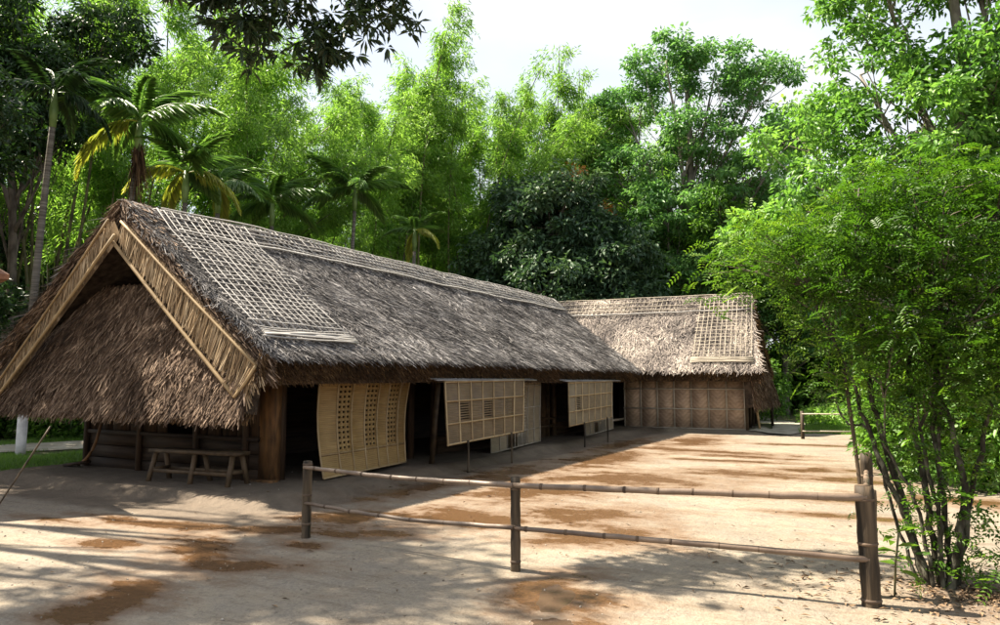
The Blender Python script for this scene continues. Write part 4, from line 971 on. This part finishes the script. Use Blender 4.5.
broad = tree('broad_tree', 'broad dark-leaved tree at the far left edge shading the near gable', 'tree', (-18.6, 5.2), [(0, 0, 0), (.2, .1, 3), (0, 0, 6), (.2, 0, 9)], .2,
     [(0, 0, 9.6, 1.6, 1.5, 1.0), (1.9, .6, 8.6, 1.5, 1.2, .9), (-1.4, .6, 8.8, 1.4, 1.2, .9), (.4, -1.4, 8.4, 1.2, 1.2, .8), (.9, 1.9, 8.2, 1.4, 1.3, .9), (2.2, 2.2, 7.4, 1.0, 1.0, .7), (1.2, 1.2, 10.2, 1.3, 1.3, .8)], 300, 55, .17, .08, M['lf_shade'], M['bark'], clr=.42)
corner_tree = tree('dark_crowned_tree', 'tall dark-crowned tree in the upper left corner behind the areca palm', 'tree', at(-63, 26.5), [(0, 0, 0), (.1, .1, 5), (-.2, 0, 9), (0, 0, 12)], .16,
     [(0, 0, 12.4, 1.8, 1.6, 1.1), (1.3, .8, 11.0, 1.4, 1.3, .9), (-1.2, -.6, 11.2, 1.5, 1.3, .9), (.6, .5, 9.4, 1.3, 1.2, .7), (-.9, -.2, 9.0, 1.2, 1.1, .7), (2.0, 1.6, 12.8, 1.3, 1.2, .9), (-1.8, -1.2, 13.2, 1.5, 1.3, 1.0)], 300, 62, .22, .085, M['lf_shade'], M['bark'], clr=.5, flat=.55)
# background woodland: three kinds, then copies
v1 = tree('woodland_tree', 'broad leafy tree far behind the yellow-green bamboo clump', 'tree', at(-33, 47), [(0, 0, 0), (.3, 0, 4), (0, 0, 8), (.2, 0, 11)], .24,
     ring_lobes(11, 3.2, 4, 12.5, 2.1, 1.6, (0, 0, 13.2, 2.2, 2.2, 1.6)), 380, 55, .36, .16, M['lf_wood'], M['bark'], clr=.8, group='trees of the woodland belt')
v2 = tree('woodland_tree', 'pale-barked leafy tree far behind the right end of the far house', 'tree', at(-6, 45), [(0, 0, 0), (-.3, 0, 4), (.1, 0, 9), (0, 0, 14)], .26,
     ring_lobes(12, 2.8, 5, 15, 2.0, 1.7, (0, 0, 16, 2.0, 2.0, 1.6)), 380, 55, .36, .15, M['lf_tall'], M['bark_pale'], clr=.8, group='trees of the woodland belt')
v3 = tree('shade_tree', 'dark leafy shade tree hidden mostly beyond the left edge', 'tree', at(-71, 24), [(0, 0, 0), (.2, 0, 3), (0, 0, 6), (.1, 0, 9)], .2,
     ring_lobes(10, 2.3, 3.0, 10, 1.6, 1.4, (0, 0, 10.5, 1.7, 1.7, 1.3)), 420, 80, .24, .11, M['lf_shade'], M['bark'], clr=.62, group='dark shade trees at the left')
i = 0
WL = ['leafy tree deep behind the slender bamboo left of the tallest clump', 'leafy tree behind the bamboo left of the dark dome', 'leafy tree directly behind the left flank of the tall airy tree', 'leafy tree directly behind the tall airy tree', 'leafy tree far behind the fence corner, left of the spreading tree trunk', 'pale-barked leafy tree far behind the multi-stemmed shrub', 'pale-barked leafy tree far behind the areca palms', 'leafy tree far off at the left edge behind the areca trunk', 'leafy tree behind the low pale fence', 'leafy tree behind the right part of the spreading tree', 'pale-barked leafy tree between the far house and the spreading tree', 'small leafy tree between the dark dome and the tall airy tree', 'dark tree nearest the left edge behind the limewashed palm', 'dark tree behind the bamboo at the left edge', 'dark leafy tree behind the spreading tree at the right edge', 'dark tree behind the near gable peak']
for b, d, src, sc, lab in [(-43, 56, v1, .9, 0), (-27, 52, v1, .95, 0), (-20, 48, v2, .85, 0), (-13, 50, v1, .9, 0), (-1, 40, v1, .85, 0), (4, 46, v2, .9, 0), (-54, 52, v2, .7, 0),
                        (-66, 42, v1, .8, 0), (-2, 40, v1, .7, 0), (7, 30, v1, .8, 0), (-7.5, 37, v2, .62, 0), (-18, 42, v1, .62, 0),
                        (-67.5, 30, v3, .8, 1), (-63, 40, v3, .8, 1), (9, 22, v3, .9, 2), (-60, 41, v3, 1.1, 1)]:
    x, y = site(b, d); o = dup(src, (x, y, float(gh(x, y)) - .05), i * 1.7, sc, label=WL[i]); i += 1

# bushes: one mesh per bush
def bush(name, label, loc, lobes, ncl, per, L, Wd, mat, group=None, clr=.35, flat=.8):
    x, y = loc; z = float(gh(x, y)); t = thing(name, label, 'bush', (x, y, z), group=group)
    C, own = lobe_points(lobes, ncl, .6); m_ = MB()
    for p in C[::12]: m_.tube(curve([A(RNG.normal(0, .1), RNG.normal(0, .1), -.05), p * A(.5, .5, .55), p], 4), np.linspace(.025, .006, 8), 4, cap=False)
    m_.build('stems', M['bark'], t, kind='stuff'); m_ = MB(); leaf_cloud(m_, C, clr * RNG.uniform(.7, 1.2, len(C)), per, L, Wd, flat); m_.build('foliage', mat, t); return t
bl = lambda w, h: [(0, 0, h * .5, w * .55, w * .5, h * .5), (-w * .5, 0, h * .38, w * .45, w * .45, h * .38), (w * .5, .1, h * .4, w * .45, w * .45, h * .4), (0, w * .3, h * .6, w * .4, w * .4, h * .4)]
b1 = bush('dark_bush', 'dark leafy bush filling the gap right of the far house', at(-6.9, 41), bl(2.6, 4.0), 240, 80, .20, .09, M['lf_wood'], clr=.5)
b2_ = bush('leafy_bush', 'sunlit broad-leaved bush behind the shrub stems at the right edge', at(4.2, 14.5), bl(1.9, 2.5), 190, 60, .16, .075, M['lf_wood'])
b3 = bush('leafy_bush', 'low dark bush beyond the lawn under the left eave', at(-60, 24.5), bl(2.0, 2.2), 160, 70, .14, .06, M['lf_wood'], clr=.4)
for b, d, src, sc, rz, lab in [(-2.3, 43, b1, 1.15, 1, 'dark leafy bush behind the low pale fence'), (2.0, 44, b1, 1.2, 2, 'dark leafy bush behind the shrub at the right'), (-11, 31.5, b1, .8, 3, 'dark leafy bush rising just behind the far house ridge end'),
                           (1.2, 15.5, b2_, .9, 2, 'broad-leaved bush seen between the shrub stems'), (8.0, 13.5, b2_, 1.0, 3, 'broad-leaved bush half cut off by the right edge'), 
                           (-64, 25.5, b3, 1.0, 2, 'low dark bush at the far left edge beyond the lawn'), (-57.5, 25, b3, 1.1, 4, 'low dark bush hidden mostly by the gable wall')]:
    x, y = site(b, d); dup(src, (x, y, float(gh(x, y))), rz, sc, label=lab)
# undergrowth that nobody could count
um = MB(); n = 420; bb = RNG.uniform(-72, 16, n); dd = RNG.uniform(36, 60, n); C = np.stack([dd * np.sin(np.radians(bb)), dd * np.cos(np.radians(bb)), 0 * dd], -1)
C = np.concatenate([C + A(0, 0, .8), C + A(.3, .3, 2.2)]); leaf_cloud(um, C, RNG.uniform(.9, 1.8, len(C)), 34, .42, .19)
um.build('undergrowth', M['lf_wood'], kind='stuff')

gcm = MB(); n = 420; C = np.stack([RNG.uniform(-3.2, 5.5, n), RNG.uniform(27.5, 36, n), RNG.uniform(.1, .45, n)], -1); leaf_cloud(gcm, C, RNG.uniform(.3, .5, n), 60, .16, .08)
gcm.build('ground_cover', M['lf_bamboo'], kind='stuff')
# bamboo: four kinds of culm, gathered in clumps
def culm(h, lean_, seed):
    t = np.linspace(0, 1, 14); x = lean_ * h * (.15 * t + .85 * t ** 2.6); z = h * (t - .22 * abs(lean_) * t ** 4); y = .03 * h * np.sin(t * 3 + seed)
    p = np.stack([x, y, z], -1); m_ = MB(); m_.tube(p, np.linspace(.07, .014, 14), 6); cm = m_.mesh('culm', M['culm'], smooth=True)
    k = 46; f_ = .42 + .58 * RNG.random(k) ** .9; b = np.stack([np.interp(f_, t, p[:, i_]) for i_ in range(3)], -1); a = RNG.random(k) * 6.283
    d = np.stack([np.cos(a), np.sin(a), .35 + 0 * a], -1); ln = RNG.uniform(.5, 1.5, k) * (1.15 - .5 * f_); fm = MB(); m = 66; idx = np.repeat(np.arange(k), m); s_ = RNG.random(k * m) ** .7
    P = b[idx] + d[idx] * (ln[idx] * s_)[:, None] - np.stack([0 * s_, 0 * s_, .55 * ln[idx] * s_ ** 2], -1) + RNG.normal(0, .16, (k * m, 3))
    D = d[idx] * A(1, 1, 0) * .7 + RNG.normal(0, .5, (k * m, 3)) - A(0, 0, .55); tc = RNG.random(k)
    fm.leaves(P, D, RNG.normal(0, .6, (k * m, 3)) + A(0, 0, 1), RNG.uniform(.17, .34, k * m), RNG.uniform(.035, .055, k * m), np.clip(.4 * tc[idx] + .6 * RNG.random(k * m), 0, 1))
    return cm, fm.mesh('leaves', M['lf_bamboo'])
CULMS = [culm(15.5, .28, 1), culm(13.5, .42, 2), culm(16.5, .12, 3), culm(11.5, .5, 4), culm(17.5, .2, 5)]
def clump(label, loc, n, spread_, kinds, dirs, sc=1.0, group='bamboo clumps behind the houses'):
    x, y = loc; t = thing('bamboo_clump', label, 'bamboo', (x, y, float(gh(x, y)) - .05), group=group)
    for k in range(n):
        cm, fm = CULMS[random.choice(kinds)]; o = bpy.data.objects.new('culm', cm); COL.objects.link(o); o.parent = t
        a = random.random() * 6.283; r = spread_ * math.sqrt(random.random()); o.location = (r * math.cos(a), r * math.sin(a), 0); o.rotation_euler = (0, 0, random.gauss(*dirs)); s_ = sc * random.uniform(.85, 1.1); o.scale = (s_, s_, s_)
        l_ = bpy.data.objects.new('leaves', fm); COL.objects.link(l_); l_.parent = o
    return t
clump('bright bamboo clump arching over the near half of the long roof', at(-50.5, 30), 13, 1.5, [0, 1, 3], (.6, 1.0), .95)
clump('bamboo clump behind the areca palms at the upper left', at(-57, 31), 12, 1.6, [0, 1, 4], (.8, 1.4), 1.0)
clump('tall bamboo clump standing highest behind the long ridge', at(-36.5, 35), 12, 1.3, [2, 4, 0], (.6, 1.2), 1.1)
clump('slender bamboo clump with bare culms left of the tallest clump', at(-41.5, 34), 7, 1.6, [2, 0], (.4, 1.0), .84)
clump('yellow-green bamboo clump next to the dark evergreen dome', at(-31, 37), 13, 1.8, [0, 2, 4], (.3, 1.5), .98)
clump('bamboo clump showing above the dark evergreen dome', at(-25, 42), 15, 2.6, [0, 2, 4], (.3, 1.8), 1.05)
clump('dim bamboo clump seen behind the near gable', at(-60.5, 36), 12, 1.8, [0, 2, 4], (.9, 1.4), .95)
clump('bamboo clump left of the middle tall tree', at(-20.5, 41), 12, 2.0, [1, 2, 0], (.4, 1.6), .98)
clump('feathery bamboo clump high above the netted part of the long roof', at(-53.5, 34), 13, 1.8, [0, 2, 4], (.3, 1.2), 1.1)
clump('bamboo clump filling the upper left corner behind the areca crowns', at(-61, 29), 12, 1.8, [0, 2, 4], (.5, 1.3), 1.05)
clump('bamboo clump right of the lone areca palm', at(-38.8, 39), 12, 1.8, [2, 4, 1], (.4, 1.4), 1.0)
clump('bamboo clump whose tips reach the open sky left of the middle tree', at(-28.5, 38), 11, 1.6, [2, 4, 1], (.4, 1.4), 1.12)
clump('pale bamboo clump deep between the tallest clump and the dark evergreen dome', at(-33.6, 44), 15, 3.0, [0, 2, 4, 1], (.3, 2.0), 1.12)
clump('pale bamboo clump deep left of the middle tall tree', at(-22.6, 47), 15, 3.2, [0, 2, 4, 1], (.3, 2.0), 1.12)
clump('pale bamboo clump deep behind the lone areca palm', at(-44.5, 42), 15, 3.0, [0, 2, 4, 1], (.3, 2.0), 1.0)
clump('low bamboo clump over the middle of the long ridge', at(-45, 33), 9, 1.6, [3, 1], (.2, 1.6), .72)

# areca palms
def frond(L, arch, nm, mat, seed):
    """one feather leaf along +X, arching down"""
    t = np.linspace(0, 1, 12); p = np.stack([L * t * (1 - .12 * arch * t), 0 * t, L * (.45 * t - (.55 + .35 * arch) * t ** 2)], -1); m_ = MB(); m_.tube(p, np.linspace(.022, .006, 12), 5, .8)
    k = 58; f_ = np.repeat(np.linspace(.12, 1, k), 2); sg = np.tile([-1, 1], k); b = np.stack([np.interp(f_, t, p[:, i_]) for i_ in range(3)], -1)
    dx = .75 + .5 * f_; D = np.stack([dx, sg * (1.0 - .35 * f_), -.45 - .6 * RNG.random(2 * k) - .3 * arch], -1); ln = L * .33 * np.sin(np.pi * np.clip(.18 + .74 * f_, 0, 1)) * RNG.uniform(.85, 1.1, 2 * k)
    m_.leaves(b, D, np.tile(A(0, 0, 1), (2 * k, 1)) + RNG.normal(0, .2, (2 * k, 3)), ln, L * .036, np.clip(RNG.normal(.5, .2, 2 * k), 0, 1), fold=.3)
    return m_.mesh(nm, mat)
FR = [frond(2.3, .5, 'frond', M['lf_palm'], 1), frond(2.0, 1.0, 'frond', M['lf_palm'], 2), frond(2.1, 1.3, 'frond', M['lf_yellow'], 3)]
FD = [frond(2.3, .6, 'frond', M['lf_shade'], 4), frond(2.0, 1.1, 'frond', M['lf_shade'], 5)]  # darkened frond copies: silhouette shade is put into their colour
def palm(label, loc, h, lean_, nfr, fs, rot=0.0, white=0.0, r=.085, yellow=2, deadleaf=False, dark=False, group='areca palms'):
    x, y = loc; z = float(gh(x, y)) - .05; t = thing('areca_palm', label, 'palm', (x, y, z), group=group)
    q = np.linspace(0, 1, 16); p = np.stack([lean_[0] * q ** 1.5, lean_[1] * q ** 1.5, h * q], -1); m_ = MB(); m_.tube(p, np.linspace(r * 1.15, r * .75, 16), 9); m_.build('trunk', M['palmtrunk'], t, smooth=True)
    if white:
        m_ = MB(); s_ = np.linspace(0, white / h, 5); pw = np.stack([np.interp(s_, q, p[:, i_]) for i_ in range(3)], -1); m_.tube(pw, r * 1.22, 10); m_.build('limewash', M['lime'], t, smooth=True, label='white limewashed foot of the trunk')
    top = p[-1]; m_ = MB(); m_.tube([top - A(0, 0, .1), top + A(0, 0, .3), top + A(0, 0, .8)], [r * .85, r * 1.15, r * .5], 8); m_.build('crownshaft', M['crownshaft'], t, smooth=True)
    for k in range(nfr):
        me = FR[2] if k >= nfr - yellow else (FD if dark else FR)[0 if k % 2 else 1]; o = bpy.data.objects.new('frond', me); COL.objects.link(o); o.parent = t; o.location = top + A(0, 0, .72)
        el = -1.0 + 1.2 * (k / max(1, nfr - 1)); o.rotation_euler = (random.uniform(-.3, .3), el, rot + k * 2.4); o.scale = (fs, fs, fs)
    if deadleaf:
        m_ = MB(); n = 160; m_.blades(np.tile(top, (n, 1)) + RNG.normal(0, .06, (n, 3)), np.stack([RNG.normal(.1, .14, n), RNG.normal(0, .14, n), -np.ones(n)], -1), RNG.uniform(.5, 1.5, n), .03, np.clip(RNG.normal(.35, .2, n), 0, 1)); m_.build('dead_leaf', M['fringe'], t, kind='stuff')
palm('tall areca palm with a limewashed trunk foot left of the gable', (-17.15, 9.25), 7.6, (.25, .15), 9, .78, .4, white=1.25, yellow=0, dark=True)
palm('areca palm with yellowing and dead fronds just behind the gable peak', at(-56.6, 20), 7.4, (.3, .2), 10, .95, 1.0, yellow=1, deadleaf=True)
palm('areca palm with yellow-green fronds behind the roof right of the gable peak', at(-52.6, 21), 6.5, (.1, 0), 10, .85, .2, yellow=3)
palm('smaller areca palm close behind the netted patch of the roof', at(-50.5, 23), 6.7, (.2, 0), 9, .85, 2.0, yellow=1)
palm('dark areca palm low behind the ridge', at(-46.0, 25), 6.9, (-.2, 0), 10, .9, .8, yellow=0)
palm('lone areca palm silhouetted above the middle of the ridge', at(-40.6, 27.5), 8.1, (.2, .1), 10, .95, 1.3, yellow=0)
palm('small bright areca palm over the far part of the ridge', at(-35.7, 29), 6.9, (.15, 0), 7, .7, .5, yellow=2)

# overhanging broad-leaved tree whose bough hangs into the top of the picture; it stands outside the left edge and dapples the yard
ov = thing('overhanging_tree', 'dark drooping leafy bough hanging into the top of the picture', 'tree', (-11.5, .6, -.05))
tp = curve([(0, 0, 0), (.2, .1, 2.2), (0, .2, 4.4), (.3, .4, 6.6)], 8); m_ = MB(); m_.tube(tp, np.linspace(.30, .16, len(tp)), 10); m_.build('trunk', M['bark'], ov, smooth=True)
bough = curve([(.25, .4, 5.6), (2.2, 2.6, 7.0), (4.2, 4.7, 6.9), (5.3, 5.6, 6.5)], 8); m_ = MB(); m_.tube(bough, np.linspace(.12, .03, len(bough)), 7)
hang = [(-6.45, 5.05, 6.5), (-6.65, 5.3, 5.95), (-6.3, 5.4, 6.2), (-6.2, 5.7, 5.75), (-6.35, 5.6, 5.5), (-6.0, 5.9, 6.1), (-5.85, 6.1, 5.75), (-5.65, 6.2, 5.55), (-5.5, 6.4, 5.95), (-5.3, 6.6, 6.25), (-5.15, 6.7, 6.05), (-6.8, 4.95, 6.3), (-6.1, 5.8, 6.6), (-5.6, 6.2, 6.6), (-5.2, 6.6, 6.7), (-6.5, 5.5, 5.85), (-5.75, 6.35, 5.35)]
hp = np.array(hang) - A(-11.5, .6, -.05)
for p in hp:
    q = bough[int(np.argmin(np.linalg.norm(bough - p - A(-.6, -.6, .5), axis=1)))]; m_.tube(curve([q, (p + q) / 2 + A(0, 0, .2), p], 4), np.linspace(.02, .006, 8), 4, cap=False)
m_.build('bough', M['bark'], ov, smooth=True)
def rosettes(mb_, C, per, L, Wd):
    k = len(C); n = k * per; d = unit(RNG.normal(size=(n, 3)) * A(1, 1, .55) - A(0, 0, .55)); mb_.leaves(np.repeat(C, per, 0) + d * .03, d, RNG.normal(0, .4, (n, 3)) + A(0, 0, 1), L * RNG.uniform(.7, 1.15, n), Wd, np.clip(RNG.normal(.45, .25, n), 0, 1))
C = np.repeat(hp, 15, 0) + RNG.normal(0, 1, (len(hp) * 15, 3)) * A(.17, .17, .14); m_ = MB(); rosettes(m_, C, 12, .19, .042); m_.build('crown', M['lf_mango'], ov)
C, own = lobe_points([(.3, .5, 7.6, 2.0, 1.6, 1.0), (-1.5, 1.5, 8.2, 1.8, 1.5, 1.0)], 42, .4); m_ = MB(); rosettes(m_, C, 22, .22, .055); m_.build('crown', M['lf_mango'], ov)
# slim bare-stemmed trees outside the left edge: their trunks throw the long streaks over the yard
slim = tree('slim_tree', 'slim bare-stemmed tree standing left of the yard outside the picture', 'tree', (-12.6, 2.5), [(0, 0, 0), (.1, .05, 4), (-.05, 0, 8), (.1, 0, 11)], .10,
     [(0, 0, 11.4, .8, .8, .8), (.4, .4, 10.6, .5, .5, .4), (-.4, -.4, 10.8, .5, .5, .4)], 40, 30, .20, .08, M['lf_wood'], M['bark'], clr=.4, twigs=False, group='slim trees left of the yard')
for x, y, s_ in ((-11.8, 3.3, 1.0), (-13.8, 3.9, 1.1), (-12.9, 1.6, .95), (-15.0, 4.6, 1.15), (-14.4, 2.9, 1.2)): dup(slim, (x, y, -.05), x * 3, s_)

# ------------------------------------------------------------------ grass, litter, pebbles
def grass(n, poly, hgt):
    x = RNG.uniform(poly[0], poly[1], n); y = RNG.uniform(poly[2], poly[3], n); ok = fbm(x * .7, y * .7, 7, 3) > .36; x, y = x[ok], y[ok]; n = len(x)
    P = np.stack([x, y, gh(x, y) - .01], -1); D = np.stack([RNG.normal(0, .5, n), RNG.normal(0, .5, n), np.ones(n)], -1); return P, D, hgt * RNG.uniform(.5, 1.3, n), .010 * RNG.uniform(.7, 1.5, n), RNG.random(n)
m_ = MB()
m_.blades(*grass(26000, (-17.6, -14.4, 7.0, 12.5), .09), tip=.1); m_.blades(*grass(9000, (-21, -19.4, 8, 14), .12), tip=.1)
P, D, L, Wd, t = grass(36000, (-2.9, 4.8, 24.6, 32), .18); m_.blades(P, D, L, Wd * 2.0, t, tip=.1)
m_.build('grass', M['grass'], kind='stuff')
m_ = MB(); n = 1200; a = RNG.random(n) * 6.283; r = np.abs(RNG.normal(0, .75, n)); x = .55 + 1.4 * r * np.cos(a); y = 6.8 + r * np.sin(a)
x2 = RNG.uniform(1.2, 5, 1300); y2 = RNG.uniform(4, 14, 1300); x = np.concatenate([x, x2, RNG.uniform(-9, 1, 130)]); y = np.concatenate([y, y2, RNG.uniform(2.4, 12, 130)]); n = len(x)
P = np.stack([x, y, gh(x, y) + .012], -1); m_.leaves(P, np.stack([RNG.normal(size=n), RNG.normal(size=n), RNG.uniform(-.05, .25, n)], -1), np.stack([RNG.normal(0, .3, n), RNG.normal(0, .3, n), np.ones(n)], -1), RNG.uniform(.03, .085, n), RNG.uniform(.012, .032, n), RNG.random(n) ** 1.5)
m_.build('leaf_litter', M['lf_dry'], kind='stuff')
m_ = MB(); n = 900; x = RNG.uniform(-9, 2, n); y = 2.2 + 9 * RNG.random(n) ** 1.6; r = RNG.uniform(.003, .010, n) * (1 + RNG.random(n) ** 6)
c = np.stack([x, y, gh(x, y) + r * .3], -1); off = np.array([(1, 0, 0), (0, 1, 0), (-1, 0, 0), (0, -1, 0), (0, 0, .8), (0, 0, -.6)]); v = c[:, None] + off[None] * r[:, None, None] * RNG.uniform(.7, 1.3, (n, 6, 1))
f_ = np.array([(0, 1, 4), (1, 2, 4), (2, 3, 4), (3, 0, 4), (1, 0, 5), (2, 1, 5), (3, 2, 5), (0, 3, 5)]); m_.add(v.reshape(-1, 3), (np.arange(n)[:, None, None] * 6 + f_[None]).reshape(-1, 3), np.repeat(RNG.random(n), 6)); m_.build('pebbles', M['pebble'], kind='stuff')
